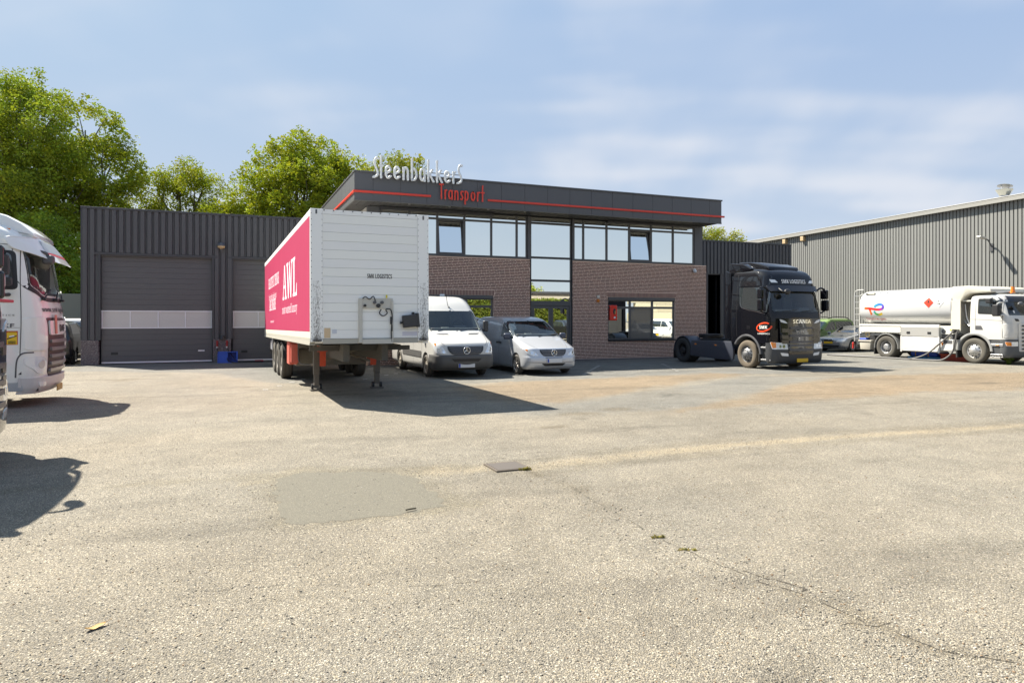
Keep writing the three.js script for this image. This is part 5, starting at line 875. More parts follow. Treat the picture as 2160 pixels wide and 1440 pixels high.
  for (const x of [.06, .22]) obj('socket', tp([cylZ(.035, .05, x, 2.15, .05, 14)]), M.dgrey, cp);
  obj('socket', tp([cylZ(.045, .05, .14, 2.08, .05, 14)]), M.black, cp); obj('socket', tp([cylZ(.03, .05, -.15, 2.08, .05, 14)]), M.black, cp); obj('valve', tp([B(.03, .07, .03, .32, 2.28, .05)]), mat([.7, .6, .03], .5), cp);
  obj('cable_box', tp([B(.03, .16, .05, .42, 1.76, .03), B(.02, .14, .05, .44, 1.6, .03)]), M.black, cp);
  const bx = obj('document_box', tp([RB(.34, .27, .14, .02, .84, 1.75, .08, 0, 0, .10), RB(.05, .31, .16, .01, 1.0, 1.77, .08, 0, 0, .10)]), M.plastic, t);
  obj('latch', tp([B(.05, .05, .06, .64, 1.71, .06), B(.05, .05, .06, .9, 1.92, .08)]), M.black, bx);
  obj('fleet_number', tp([B(.36, .09, .003, .86, 1.47, .0015)]), mat([.6, .59, .66], .6), t);
  // banner print on the left side
  const cv = document.createElement('canvas'); cv.width = 2048; cv.height = 512; const c = cv.getContext('2d');
  c.fillStyle = '#b43058'; c.fillRect(0, 0, 2048, 512);
  for (let i = 0; i < 900; i++) { const x = rnd() * 2048, y = rnd() * 512; c.fillStyle = rnd() < .5 ? 'rgba(255,140,160,' + rr(.03, .09) + ')' : 'rgba(150,10,50,' + rr(.02, .07) + ')'; c.fillRect(x, y, rr(1, 7), rr(20, 180)); }
  c.fillStyle = '#f4eef0'; c.textAlign = 'center'; c.textBaseline = 'alphabetic';
  const fit = (s, f, x, y, w2, h2) => { c.save(); c.font = f; const m = c.measureText(s).width; c.translate(x, y); c.scale(w2 / m, h2 / 100); c.fillText(s, 0, 0); c.restore(); };
  fit('AWL', 'bold 140px serif', 1410, 330, 560, 205); fit('most wanted luxury', '110px serif', 1400, 412, 590, 58);
  fit('BEAUTIFUL THINGS', 'bold 130px serif', 620, 208, 640, 82); fit('from the inside out', '110px serif', 560, 292, 480, 50); fit('ARE INSIDE', 'bold 130px serif', 560, 372, 410, 82); fit('www.awl.nl', '100px sans-serif', 540, 462, 220, 26);
  const tex = new THREE.CanvasTexture(cv); tex.colorSpace = THREE.SRGBColorSpace;
  const pg = new THREE.PlaneGeometry(L - .2, y1 - .14 - (y0 + .27)); pg.rotateY(-Math.PI / 2); pg.translate(-w - .0005, (y1 - .14 + y0 + .27) / 2, -L / 2 - .02);
  obj('side_banner', T(pg), new THREE.MeshStandardMaterial({ map: tex, roughness: .45 }), t);
  obj('side_wall', tp([span(-w + .004, -w + .02, y0 + .262, y1 - .13, -L + .05, -.058)]), white, t);
  // under frame
  obj('chassis', [span(-.5, -.36, .85, 1.22, -12.8, -.6), span(.36, .5, .85, 1.22, -12.8, -.6), ...[-1.2, -3.4, -5.2, -6.8, -8.2, -9.6, -11].map(z => B(2.3, .1, .12, 0, 1.12, z)), span(-.9, .9, 1.17, 1.2, -2.4, -1.0), B(2.3, .14, .14, 0, .55, -12.9)], frame, t);
  obj('cross_brace', [bar([-.85, .62, -3.3], [.75, 1.2, -2.6], .05, .05), bar([.85, .62, -3.3], [-.75, 1.2, -2.62], .05, .05)], mat([.25, .22, .17], .7), t);
  obj('pallet_box', [RB(2.0, .5, 1.2, .03, 0, .72, -6.0), B(2.02, .04, .05, 0, .9, -5.4)], mat([.23, .215, .18], .7), t);
  for (const s of [-1, 1]) {
    const g = obj('landing_leg', [RB(.15, .85, .15, .015, s * .76, .83, -2.95), B(.12, .5, .12, s * .76, .38, -2.95), B(.3, .04, .26, s * .76, .022, -2.95)], mat([.13, .115, .095], .7), t);
    for (const q of [-1, 1]) obj('foot_roller', cylX(.075, .05, s * .76 + q * .1, .1, -2.95, 14), M.black, g);
    obj('gusset', [prism([[-2.7, 1.22], [-2.72, .98], [-2.8, .98], [-2.86, 1.22]], s * .76 + (s < 0 ? .0 : -.24), s * .76 + (s < 0 ? .24 : 0)), prism([[-2.7, 1.0], [-2.76, .62], [-2.8, .62], [-2.8, 1.0]], s * .76 + (s < 0 ? .06 : -.2), s * .76 + (s < 0 ? .2 : -.06))], mat([.62, .08, .03], .5), t);
    obj('side_guard', [RB(.22, .62, .66, .02, s * 1.12, .86, -5.1), RB(.2, .5, .18, .02, s * 1.10, .86, -4.68)], redP, t);
    obj('frame_tube', [tube([[s * 1.02, 1.15, -4.5], [s * 1.02, .8, -4.5], [s * 1.0, .62, -4.4], [s * .78, .58, -3.9]], .02, 20, 6)], frame, t);
    for (const z of [-7.1, -8.41, -9.72]) { wheel(t, 'truckTrailer', s * 1.09, z, mat([.2, .18, .15], .7), mat([.085, .075, .06], .95)); }
    obj('mudguard', [prism(sector(-7.1, .5, .58, .60, .2, 2.9), s < 0 ? -1.24 : .9, s < 0 ? -.9 : 1.24), prism(sector(-8.41, .5, .58, .60, .6, 2.5), s < 0 ? -1.24 : .9, s < 0 ? -.9 : 1.24), prism(sector(-9.72, .5, .58, .60, .2, 2.9), s < 0 ? -1.24 : .9, s < 0 ? -.9 : 1.24)], M.rubber, t);
  }
  obj('axle', [-7.1, -8.41, -9.72].map(z => cylX(.075, 2.0, 0, .5, z, 14)), frame, t);
  obj('chain_bracket', [B(.04, .5, .06, -1.2, .95, -10.9), B(.03, .3, .2, -1.18, .85, -11.6)], M.alu, t);
}
// ---------------------------------------------------------------- fuel tanker
{
  const t = thing('tanker_truck', 'white fuel tanker lorry with rear ladder along the grey warehouse', 'truck', 12.78, 0, 8.0);
  const P = paint([.60, .59, .56], .3), beige = mat([.62, .59, .50], .5), alu = mat([.52, .51, .48], .4, .35), grey = mat([.085, .09, .095], .55);
  const cab = shell([[.98, 1.40, -.18, 1.20, .24, .05, .1], [1.3, 1.43, -.18, 1.21, .26, .05, .12], [1.75, 1.42, -.18, 1.21, .28, .05, .12], [2.0, 1.36, -.18, 1.2, .28, .05, .12], [2.35, 1.24, -.18, 1.18, .28, .06, .12], [2.6, 1.14, -.18, 1.15, .28, .08, .12], [2.71, 1.02, -.16, 1.10, .3, .1, .13], [2.77, .85, -.1, 1.0, .3, .12, .12], [2.80, .6, 0, .8, .28, .14, .1]], { steps: 4 });
  const wsP = rpoly([[-1.08, 1.93], [1.08, 1.93], [1.04, 2.46], [-1.04, 2.46]], .06);
  obj('cab', cut(cab.g, [arch(0, .5, .7, -1.6, 1.6), cabinCut(cab, wsP, 1.0)]), P, t); cabinFit(t, cab, wsP, 1.0);
  const bum = shell([[.28, 1.36, 1.0, 1.17, .2, .03, .1], [.38, 1.44, 1.0, 1.21, .24, .03, .12], [.99, 1.44, 1.0, 1.215, .25, .03, .12]], { steps: 3 }); obj('bumper', bum.g, grey, t);
  const ws = obj('windscreen', patch(wsP, cab.F, .008, { k: 4 }), clear, t);
  obj('windscreen_header', patch(rpoly([[-1.12, 2.70], [1.12, 2.70], [1.12, 2.46], [-1.12, 2.46]], .04), cab.F, .03, { k: 3, depth: .03 }), mat([.03, .035, .05], .3), ws);
  const gr = obj('grille', patch(rpoly([[-.75, 1.62], [.75, 1.62], [.7, .52], [-.7, .52]], .06), (x, y, f) => V(x, y, Math.max(cab.front(x, Math.max(y, .98)), bum.front(x, Math.min(y, .98))) + f), .02, { k: 3, depth: .03 }), P, t);
  for (let i = 0; i < 7; i++) obj('grille_slot', B(1.2, .055, .02, 0, 1.52 - i * .15, 1.465), M.black, gr);
  for (const [side, s] of [['L', -1], ['R', 1]]) {
    const S = cab[side], q = (a, b) => s < 0 ? [-b, -a] : [a, b], m = a => s < 0 ? a : mir(a);
    obj('window_surround', patch(rpoly([[.14, 2.61], [1.02, 2.58], [1.06, 1.95], [.14, 1.99]], .06), S, .004, { k: 2 }), M.black, t);
    obj('door_window', patch(rpoly([[.18, 2.57], [.98, 2.54], [1.01, 1.99], [.18, 2.03]], .05), S, .01, { k: 2 }), M.glass, t);
    obj('door_seam', [ribbon([[.06, 2.66], [.05, 2.0], [.05, 1.35]], .01, S, .003), ribbon([[1.08, 2.62], [1.09, 1.9], [1.09, 1.05]], .012, S, .003), ribbon([[-.16, 1.78], [.4, 1.76], [1.08, 1.72]], .008, S, .003), ribbon([[.05, 2.66], [.6, 2.66], [1.06, 2.64]], .01, S, .003)], M.dgrey, t);
    obj('door_handle', patch(rpoly([[.06, 1.52], [.28, 1.52], [.36, 1.36], [.06, 1.36]], .02), S, .006), M.dgrey, t);
    obj('mirror', [RB(.16, .46, .3, .05, s * 1.5, 2.12, 1.05, 0, s * .3), RB(.15, .2, .26, .05, s * 1.5, 2.5, .78, 0, s * .3)], M.black, t);
    obj('mirror_arm', [tube([[s * 1.2, 2.42, 1.12], [s * 1.4, 2.42, 1.1], [s * 1.5, 2.36, 1.06]], .025, 10, 6), tube([[s * 1.2, 1.95, 1.14], [s * 1.38, 1.93, 1.12], [s * 1.48, 1.95, 1.06]], .025, 10, 6), RB(.12, .06, .34, .02, s * 1.3, 2.62, .62)], P, t);
    obj('wheel_arch', prism(sector(0, .5, .64, .74, .0, Math.PI * 1.0, 20), ...q(.8, 1.24), .02), mat([.3, .3, .29], .55), t);
    obj('arch_flap', span(...q(.85, 1.2), .2, .52, -.76, -.7), M.rubber, t);
    obj('corner_panel', patch(rpoly(m([[-1.215, 1.6], [-.98, 1.62], [-.9, 1.48], [-.9, 1.05], [-1.2, 1.05]]), .05), cab.F, .04, { k: 3, depth: .04 }), P, t);
    obj('vent', patch(rpoly(m([[-.9, 1.80], [-.72, 1.79], [-.66, 1.70], [-.84, 1.70]]), .02), cab.F, .008), M.black, t);
    const h = obj('headlight', patch(rpoly(m([[-1.20, .90], [-.76, .90], [-.76, .73], [-1.18, .73]]), .03), bum.F, .012, { k: 3 }), M.lens, t);
    obj('indicator', patch(rpoly(m([[-1.2, .885], [-1.08, .885], [-1.07, .745], [-1.18, .745]]), .02), bum.F, .02, { k: 3 }), M.amber, h);
    obj('step_box', [span(...q(1.05, 1.19), .30, 1.0, .66, 1.1)], mat([.06, .062, .065], .6), t);
    obj('step', span(...q(1.0, 1.225), .72, .82, .64, 1.12, .01), mat([.4, .4, .4], .4, .4), t); obj('step', span(...q(1.0, 1.225), .36, .41, .64, 1.12, .01), M.steel, t); obj('step', span(...q(1.0, 1.2), .28, .31, .62, 1.12, .005), M.steel, t);
    obj('side_marker', RB(.03, .05, .12, .01, s * 1.225, .77, .92), M.amber, t);
    wheel(t, 'truckFront', s * 1.07, 0, mat([.55, .54, .52], .35, .6), mat([.10, .092, .075], .95)); wheel(t, 'truckDual', s * .93, -4.0, mat([.36, .36, .36], .45, .5), mat([.085, .078, .065], .95));
    obj('mudguard', prism(sector(-4.0, .5, .58, .625, -.1, Math.PI * 1.03, 20), ...q(.6, 1.24), .012), mat([.2, .2, .19], .5), t);
    obj('mud_flap', span(...q(.62, 1.2), .16, .6, -4.66, -4.62), M.rubber, t);
  }
  obj('beacon', [cylY(.075, .2, -.75, 2.95, 1.2, 18, .065), cylY(.09, .06, -.75, 2.83, 1.2, 16)], mat([.8, .22, .01], .25, 0, { clearcoat: 1 }), t);
  obj('roof_rack', [tube([[-1.05, 2.83, .75], [-.75, 2.84, 1.12], [1.0, 2.84, 1.15]], .025, 14, 6)], M.steel, t);
  obj('kerb_mirror', [mv(new THREE.SphereGeometry(.16, 14, 8).scale(1, .6, .5), -.7, 2.36, 1.46)], M.dgrey, t);
  obj('screen_sticker', patch([[-.86, 2.12], [-.80, 2.12], [-.80, 2.02], [-.86, 2.02]], cab.F, .012), M.white, t);
  // tank
  const a = 1.24, b = .805, cy = 2.335, ex = 2.9, sx = y => a * Math.pow(Math.max(0, 1 - Math.pow(Math.abs((y - cy) / b), ex)), 1 / ex);
  const ring = new THREE.Shape(Array.from({ length: 64 }, (_, i) => { const q = i / 64 * 6.28318, c = Math.cos(q), s = Math.sin(q); return new THREE.Vector2(a * Math.sign(c) * Math.pow(Math.abs(c), 2 / ex), cy + b * Math.sign(s) * Math.pow(Math.abs(s), 2 / ex)); }));
  let tg = new THREE.ExtrudeGeometry(ring, { depth: 4.4, bevelEnabled: true, bevelSize: .05, bevelOffset: -.05, bevelThickness: .05, bevelSegments: 3, curveSegments: 4, steps: 1 }); tg = toCreasedNormals(clean(tg), .7); tg.translate(0, 0, -5.37);
  obj('tank', tg, mat([.62, .62, .61], .22, 0, { clearcoat: .8, clearcoatRoughness: .1 }), t);
  const TS = (z, y, f) => V(-sx(y) - f, y, z);
  obj('front_fairing', prism(rpoly([[-.97, 3.13], [-.28, 3.135], [.5, 3.06], [.62, 2.98], [.66, 2.84], [-.15, 2.82], [-.42, 2.7], [-.55, 2.5], [-.97, 2.5]], .08), -1.18, 1.18, .05), beige, t);
  obj('reel_bay_panel', [span(-1.22, -1.19, 1.36, 2.56, -.95, -.56), span(-1.24, -1.2, 1.3, 2.56, -.57, -.54), span(-1.18, 1.18, 1.3, 2.56, -.96, -.93), span(-1.1, 1.1, 2.5, 2.56, -.93, -.18)], beige, t);
  obj('hose_reel', [...[-.62, -.3, .1].map(x => mv(new THREE.TorusGeometry(.5, .035, 8, 30).scale(.5, 1.1, 1), x, 1.95, -.36, 0, Math.PI / 2)), ...[0, 1, 2].map(i => mv(new THREE.TorusGeometry(.36, .05, 8, 26).scale(.5, 1.2, 1), -.5 + i * .2, 1.95, -.36, 0, Math.PI / 2))], mat([.5, .47, .38], .5), t);
  obj('reel_pipes', [tube([[-1.0, 2.4, -.5], [-1.0, 1.9, -.45], [-1.05, 1.6, -.3], [-1.05, 1.38, -.2]], .03, 14, 6), tube([[-1.0, 1.75, -.55], [-1.05, 1.6, -.4], [-1.1, 1.5, -.25]], .025, 10, 6)], M.steel, t);
  // brand mark
  const cl = { red: [.75, .02, .02], org: [.8, .16, .02], mag: [.5, .02, .25], vio: [.12, .06, .5], blu: [.04, .2, .75], cya: [.03, .35, .6], grn: [.08, .4, .1], yel: [.7, .5, .02] };
  const vc = new THREE.MeshStandardMaterial({ vertexColors: true, roughness: .4, side: THREE.DoubleSide });
  const lm = obj('brand_mark', [ribbon([[-5.13, 2.29], [-4.9, 2.285], [-4.7, 2.26], [-4.5, 2.23], [-4.32, 2.23], [-4.2, 2.26], [-4.14, 2.33], [-4.17, 2.42], [-4.27, 2.46], [-4.42, 2.45], [-4.54, 2.40], [-4.60, 2.33]], .095, TS, .006, [cl.org, cl.red, cl.red, cl.red, cl.mag, cl.vio, cl.vio, cl.blu, cl.blu, cl.cya, cl.cya])], vc, t);
  obj('brand_mark', [ribbon([[-4.85, 2.24], [-4.81, 2.12], [-4.77, 1.98]], .095, TS, .005, [cl.red, cl.org, cl.org])], vc, lm);
  obj('brand_mark', [ribbon([[-4.62, 2.16], [-4.56, 2.05], [-4.45, 1.99], [-4.32, 1.99], [-4.2, 2.04]], .095, TS, .005, [cl.cya, cl.grn, cl.grn, cl.yel, cl.yel])], vc, lm);
  obj('brand_lettering', decal('TotalEnergies', TS, -4.63, 1.785, 1.02, .15, .005, sans), mat([.42, .04, .06], .5), t);
  const dia = (z, y, r) => [[z, y + r], [z + r, y], [z, y - r], [z - r, y]];
  const d1 = obj('hazard_placard', patch(dia(-1.93, 2.49, .22), TS, .008), mat([.75, .05, .02], .5), t); obj('placard_print', patch(oval(-1.93, 2.53, .045, .06, 10), TS, .011), M.black, d1);
  const d2 = obj('hazard_placard', patch(dia(-1.46, 2.5, .22), TS, .008), M.white, t); obj('placard_print', [patch([[-1.5, 2.58], [-1.48, 2.58], [-1.48, 2.46], [-1.5, 2.46]], TS, .011), patch([[-1.54, 2.55], [-1.45, 2.56], [-1.45, 2.54], [-1.54, 2.53]], TS, .011), patch([[-1.55, 2.43], [-1.4, 2.43], [-1.4, 2.41], [-1.55, 2.41]], TS, .011), patch([[-1.45, 2.46], [-1.40, 2.46], [-1.39, 2.43], [-1.46, 2.43]], TS, .011)], M.black, d2);
  for (const [z, s] of [[-4.5, '5000 L'], [-4.1, '4000 L'], [-1.95, '5000 L'], [-1.2, '2500 L']]) obj('volume_lettering', decal(s, TS, z, 2.99, .24, .045, .004), M.dgrey, t);
  // rails, lockers
  obj('tank_rail', [span(-1.24, -1.16, 1.47, 1.55, -5.42, -1.45, .01), span(-1.22, -1.18, 1.18, 1.46, -5.42, -3.27), span(1.16, 1.24, 1.18, 1.55, -5.42, -1.45), span(-1.1, 1.1, 1.15, 1.5, -5.38, -.9)], mat([.66, .65, .6], .5), t);
  const lk = obj('locker', [span(-1.235, -.7, 1.03, 1.45, -3.24, -1.47, .012)], alu, t);
  for (const z of [-2.88, -1.9]) obj('latch', RB(.02, .1, .16, .01, -1.24, 1.19, z), M.black, lk);
  const sh = obj('shutter_locker', [span(-1.22, -.7, .36, 1.02, -3.24, -1.47)], alu, t); for (let i = 0; i < 12; i++) obj('shutter_slat', RB(.02, .049, 1.68, .008, -1.226, .41 + i * .0515, -2.355), mat([.62, .60, .56], .4, .3), sh);
  obj('locker_frame', [span(-1.24, -1.2, .34, 1.03, -3.26, -3.2), span(-1.24, -1.2, .34, 1.03, -1.51, -1.45)], mat([.7, .69, .66], .4), sh);
  const fb = obj('fuel_box', [RB(.5, .48, .56, .02, -.96, .69, -1.14)], mat([.6, .59, .56], .5), t); obj('fuel_label', [B(.006, .22, .34, -1.213, .62, -1.05)], M.white, fb); obj('side_marker', RB(.02, .12, .07, .01, -1.215, .74, -1.33), M.amber, fb); obj('fuel_box_shade', B(.01, .14, .38, -1.211, .82, -1.1), M.dgrey, fb);
  obj('pump_gear', [mv(new THREE.SphereGeometry(.14, 16, 10), -1.0, 1.26, -1.35), cylX(.12, .2, -1.0, 1.02, -1.08, 16), cylX(.09, .1, -1.12, 1.3, -.9, 14), cylZ(.05, .8, -.9, 1.15, -1.1, 10), B(.5, .4, .5, -.8, 1.2, -1.2)], M.dgrey, t);
  obj('gauge', cylX(.07, .03, -1.2, 1.0, -1.06, 16), mat([.6, .55, .42], .4), t); obj('gauge', cylX(.04, .03, -1.16, 1.33, -1.0, 14), mat([.7, .6, .1], .4), t);
  obj('chassis', [span(-.45, -.33, .72, 1.0, -5.6, 1.2), span(.33, .45, .72, 1.0, -5.6, 1.2), cylX(.13, 1.6, 0, .5, -4.0, 14), cylX(.1, 1.7, 0, .45, 0, 12), span(.7, 1.2, .5, 1.3, -3.2, -1.0), B(2.3, .14, .1, 0, .5, -5.65), B(1.0, .5, 1.4, 0, .75, .5)], M.plastic, t);
  const bn = obj('stowage_bin', [prism([[-5.5, .74], [-4.86, .74], [-4.92, .34], [-5.44, .34]], -1.15, -.6, .02), span(-1.18, -.58, .72, .79, -5.54, -4.82, .01)], mat([.42, .39, .33], .6), t);
  obj('blue_cloth', RB(.3, .12, .4, .05, -.95, .83, -5.35), M.blue, bn);
  obj('fire_extinguisher', [cylY(.045, .26, -1.2, .5, -5.8, 14), mv(new THREE.SphereGeometry(.045, 10, 6), -1.2, .63, -5.8)], mat([.55, .03, .02], .35), t);
  obj('hose_reel', [mv(new THREE.TorusGeometry(.1, .035, 8, 20), -1.08, 1.06, -5.1, 0, Math.PI / 2)], mat([.6, .5, .3], .5), t);
  const ld = obj('ladder', [tube([[-1.2, .72, -5.72], [-1.2, 2.9, -5.72], [-1.2, 3.1, -5.68], [-1.2, 3.16, -5.5], [-1.2, 3.16, -5.2]], .022, 30, 8), tube([[-.86, .72, -5.72], [-.86, 2.75, -5.72], [-.86, 2.92, -5.68], [-.86, 2.97, -5.5]], .022, 30, 8)], P, t);
  for (let y = .85; y < 2.9; y += .29) obj('rung', cylX(.016, .34, -1.03, y, -5.72, 8), P, ld);
  obj('rear_bracket', [mv(RB(.1, .12, .5, .03, -1.05, 2.98, -4.95), 0, 0, 0)], beige, t);
}
{
  const h = thing('fuel_hose', 'black delivery hose looping from the tanker to the ground', 'hose', 11.4, 0, 7.2);
  obj('hose', [tube([[.28, 1.55, .15], [.2, 1.25, -.1], [.1, .75, -.6], [0, .3, -1.1], [-.1, .06, -1.7], [-.15, .035, -2.6], [-.2, .035, -3.8], [-.4, .035, -5.0], [-.5, .035, -5.7], [-.35, .035, -6.05], [-.1, .035, -5.8], [.05, .035, -4.9], [-.02, .035, -3.6], [-.08, .035, -2.2], [-.12, .04, -1.0], [-.1, .1, -.3], [.0, .4, .0], [.06, .9, .1], [.1, 1.25, .15]], .034, 160, 8)], mat([.11, .105, .1], .55), h);
}
{
  const p = thing('blue_pallet', 'light blue wooden pallet on the ground under the tanker', 'pallet', 12.55, 0, 5.45);
  const bm = mat([.08, .28, .55], .7); for (let i = 0; i < 3; i++) { obj('runner', B(.1, .1, 1.5, -.45 + i * .45, .05, 0), bm, p); } for (let i = 0; i < 6; i++) obj('slat', B(1.1, .025, .19, 0, .1135, -.62 + i * .25), bm, p);
  const s = thing('blue_drum_bag', 'blue tarpaulin bundle strapped on the light blue pallet', 'tarpaulin', 12.55, .127, 5.4);
  obj('bundle', RB(.9, .24, 1.25, .1, 0, .121, 0, 0, 0, 0, 4), mat([.02, .07, .45], .5), s); for (const z of [-.35, .25]) obj('strap', RB(.93, .26, .05, .02, 0, .122, z), mat([.35, .2, .08], .7), s);
  const r = thing('red_crate', 'flat red crate on the ground under the tanker', 'crate', 12.5, 0, 6.85);
  obj('tray', [span(-.38, .38, 0, .03, -.58, .58), span(-.42, -.38, 0, .26, -.62, .62), span(.38, .42, 0, .26, -.62, .62), span(-.38, .38, 0, .26, -.62, -.58), span(-.38, .38, 0, .26, .58, .62)], mat([.32, .05, .03], .6), r); obj('rim', [span(-.46, -.37, .25, .29, -.66, .66), span(.37, .46, .25, .29, -.66, .66), span(-.37, .37, .25, .29, -.66, -.57), span(-.37, .37, .25, .29, .57, .66)], mat([.45, .08, .04], .6), r);
}

// ---------------------------------------------------------------- cars
const carKinds = {
  sedan: { keys: [[.18, .68, -3.45, .80, .3, .25, .1], [.3, .80, -3.58, .88, .36, .28, .16], [.5, .84, -3.63, .905, .38, .3, .18], [.66, .80, -3.64, .905, .38, .3, .18], [.75, .66, -3.63, .895, .38, .3, .2], [.82, .3, -3.62, .885, .34, .28, .18], [.88, -.08, -3.58, .87, .3, .25, .16], [.94, -.34, -3.4, .855, .26, .22, .16], [1.0, -.5, -3.0, .83, .24, .2, .15], [1.2, -.9, -2.6, .75, .24, .2, .14], [1.35, -1.3, -2.2, .66, .25, .2, .12], [1.41, -1.7, -1.95, .5, .22, .18, .08]], wb: 2.76, ws: [[.93, .78], [1.33, .6]], win: [[-.62, .97], [-1.0, 1.32], [-2.15, 1.34], [-2.75, 1.02], [-2.7, .96]], hood: .70 },
  mpv: { keys: [[.2, .66, -3.3, .80, .3, .1, .1], [.32, .78, -3.42, .88, .34, .12, .15], [.55, .82, -3.45, .9, .36, .12, .17], [.78, .78, -3.46, .9, .36, .12, .17], [.9, .6, -3.46, .895, .34, .12, .18], [1.0, .25, -3.45, .89, .3, .12, .17], [1.08, -.05, -3.44, .88, .28, .12, .16], [1.4, -.55, -3.4, .83, .26, .12, .15], [1.66, -.98, -3.34, .74, .26, .14, .13], [1.76, -1.3, -3.25, .66, .26, .18, .1], [1.81, -1.8, -3.0, .45, .22, .18, .06]], wb: 2.62, ws: [[1.1, .8], [1.63, .64]], win: [[-.3, 1.12], [-.86, 1.62], [-3.1, 1.64], [-3.2, 1.14]], hood: .86 },
  suv: { keys: [[.25, .66, -3.45, .84, .3, .15, .1], [.4, .80, -3.55, .92, .34, .18, .15], [.7, .83, -3.58, .94, .36, .2, .16], [.9, .75, -3.58, .94, .36, .2, .17], [1.0, .4, -3.57, .93, .32, .2, .17], [1.08, -.1, -3.54, .915, .28, .2, .16], [1.15, -.35, -3.5, .89, .26, .2, .15], [1.45, -.85, -3.36, .80, .25, .2, .14], [1.64, -1.25, -3.2, .7, .25, .2, .12], [1.71, -1.7, -3.0, .5, .22, .2, .08]], wb: 2.7, ws: [[1.14, .82], [1.6, .66]], win: [[-.5, 1.18], [-.98, 1.58], [-3.0, 1.58], [-3.25, 1.2]], hood: .9 },
};
function car(name, label, kind, x, z, turn, P, plate, extra, group) {
  const k = carKinds[kind], t = thing(name, label, 'car', x, 0, z, turn, group), s = shell(k.keys, { steps: 3 });
  const BZ = (a, y, o) => V(a, y, s.zr(y) - o + .3 * Math.pow(Math.max(0, Math.abs(a) - .5) / .45, 2) * .6);
  obj('body', cut(s.g, [arch(0, .32, .37, -1.3, 1.3), arch(-k.wb, .32, .37, -1.3, 1.3)]), P, t);
  const [lo, hi] = k.ws;
  obj('windscreen', patch(rpoly([[-lo[1], lo[0]], [lo[1], lo[0]], [hi[1], hi[0]], [-hi[1], hi[0]]], .06), s.F, .006, { k: 4 }), M.glass, t);
  obj('rear_window', patch(rpoly([[-lo[1] + .1, lo[0] + .12], [lo[1] - .1, lo[0] + .12], [hi[1], hi[0]], [-hi[1], hi[0]]], .06), BZ, .012, { k: 3, depth: .05 }), M.glass, t);
  const h = k.hood;
  obj('grille', patch(rpoly([[-.3, h - .06], [.3, h - .06], [.26, h - .2], [-.26, h - .2]], .04), s.F, .008, { k: 3 }), M.black, t);
  obj('air_intake', patch(rpoly([[-.6, .36], [.6, .36], [.5, .26], [-.5, .26]], .02), s.F, .006, { k: 3 }), M.black, t);
  for (const q of [-1, 1]) {
    const m = a => q < 0 ? a : mir(a), S = q < 0 ? s.L : s.R;
    obj('headlight', patch(rpoly(m([[-.86, h + .0], [-.5, h - .06], [-.42, h - .16], [-.8, h - .14]]), .03), s.F, .008, { k: 3 }), M.lens, t);
    obj('side_window', patch(rpoly(k.win, .05), S, .005, { k: 3 }), M.glass, t);
    obj('window_pillar', [ribbon([[-1.62, k.win[0][1]], [-1.64, k.win[1][1]]], .06, S, .012)], P, t);
    obj('mirror', RB(.2, .14, .12, .05, q * (s.hw(lo[0]) + .08), lo[0] + .06, k.win[0][0] - .02), P, t);
    obj('tail_light', patch(rpoly(m([[-.84, h + .05], [-.55, h + .05], [-.55, h - .13], [-.84, h - .13]]), .03), BZ, .015, { k: 2, depth: .06 }), M.redlens, t);
    obj('door_seam', [ribbon([[-.55, lo[0]], [-.58, .35]], .009, S, .003), ribbon([[-1.62, lo[0]], [-1.62, .35]], .009, S, .003)], M.black, t);
    wheel(t, 'car', q * .80, 0, mat([.5, .5, .5], .3, .7), M.tyreDark); wheel(t, 'car', q * .80, -k.wb, mat([.5, .5, .5], .3, .7), M.tyreDark);
  }
  const pf = s.F(0, .5, .015); obj('number_plate', RB(.52, .11, .02, .006, 0, pf.y, pf.z), plate, t); const pr = BZ(0, .62, .02); obj('number_plate', RB(.52, .11, .02, .006, 0, pr.y, pr.z), plate, t);
  obj('floor_pan', span(-.7, .7, .16, .4, -k.wb - .4, .4), M.black, t);
  if (extra) extra(t, s, BZ);
  return t;
}
car('parked_car', 'metallic grey saloon with yellow plate nose out behind the tanker', 'sedan', 14.95, -1.75, -1.42, mat([.30, .31, .33], .3, .6, { clearcoat: 1 }), M.yellowPlate, (t, s) => { for (const q of [-1, 1]) { const g = obj('kidney_grille', patch(rpoly([[q * .03, .70], [q * .25, .70], [q * .23, .58], [q * .04, .58]], .04), s.F, .02, { k: 3 }), M.chrome, t); obj('grille_mesh', patch(rpoly([[q * .05, .685], [q * .23, .685], [q * .21, .595], [q * .055, .595]], .03), s.F, .026, { k: 3 }), M.black, g); } });
car('parked_car', 'lime green compact people carrier with roof rails beside the warehouse', 'mpv', 15.45, -4.6, -1.5, paint([.14, .23, .06], .3), M.yellowPlate, t => { for (const q of [-1, 1]) obj('roof_rail', tube([[q * .62, 1.80, -1.3], [q * .62, 1.88, -1.6], [q * .62, 1.88, -2.8], [q * .62, 1.79, -3.1]], .025, 20, 6), M.black, t); });
car('parked_car', 'black off-roader seen from behind at the left corner of the garage', 'suv', -22.72, -8.1, Math.PI, paint([.010, .010, .012], .25), M.yellowPlate);
car('parked_car', 'white estate car tail showing beside the garage corner', 'mpv', -22.75, -14.0, Math.PI, paint([.7, .7, .68], .3), M.yellowPlate);
car('parked_car', 'black car in front of the hedge mirrored in the entrance door', 'suv', 10.1, 22.6, Math.PI, paint([.010, .010, .012], .25), M.yellowPlate);
car('parked_car', 'pale silver car mirrored at the left in the office window', 'sedan', 16.2, 21.5, Math.PI + .15, paint([.45, .46, .47], .3), M.yellowPlate);
car('parked_car', 'white hatchback mirrored at the right in the office window', 'mpv', 18.9, 21.0, Math.PI - .1, paint([.65, .65, .64], .3), M.yellowPlate);

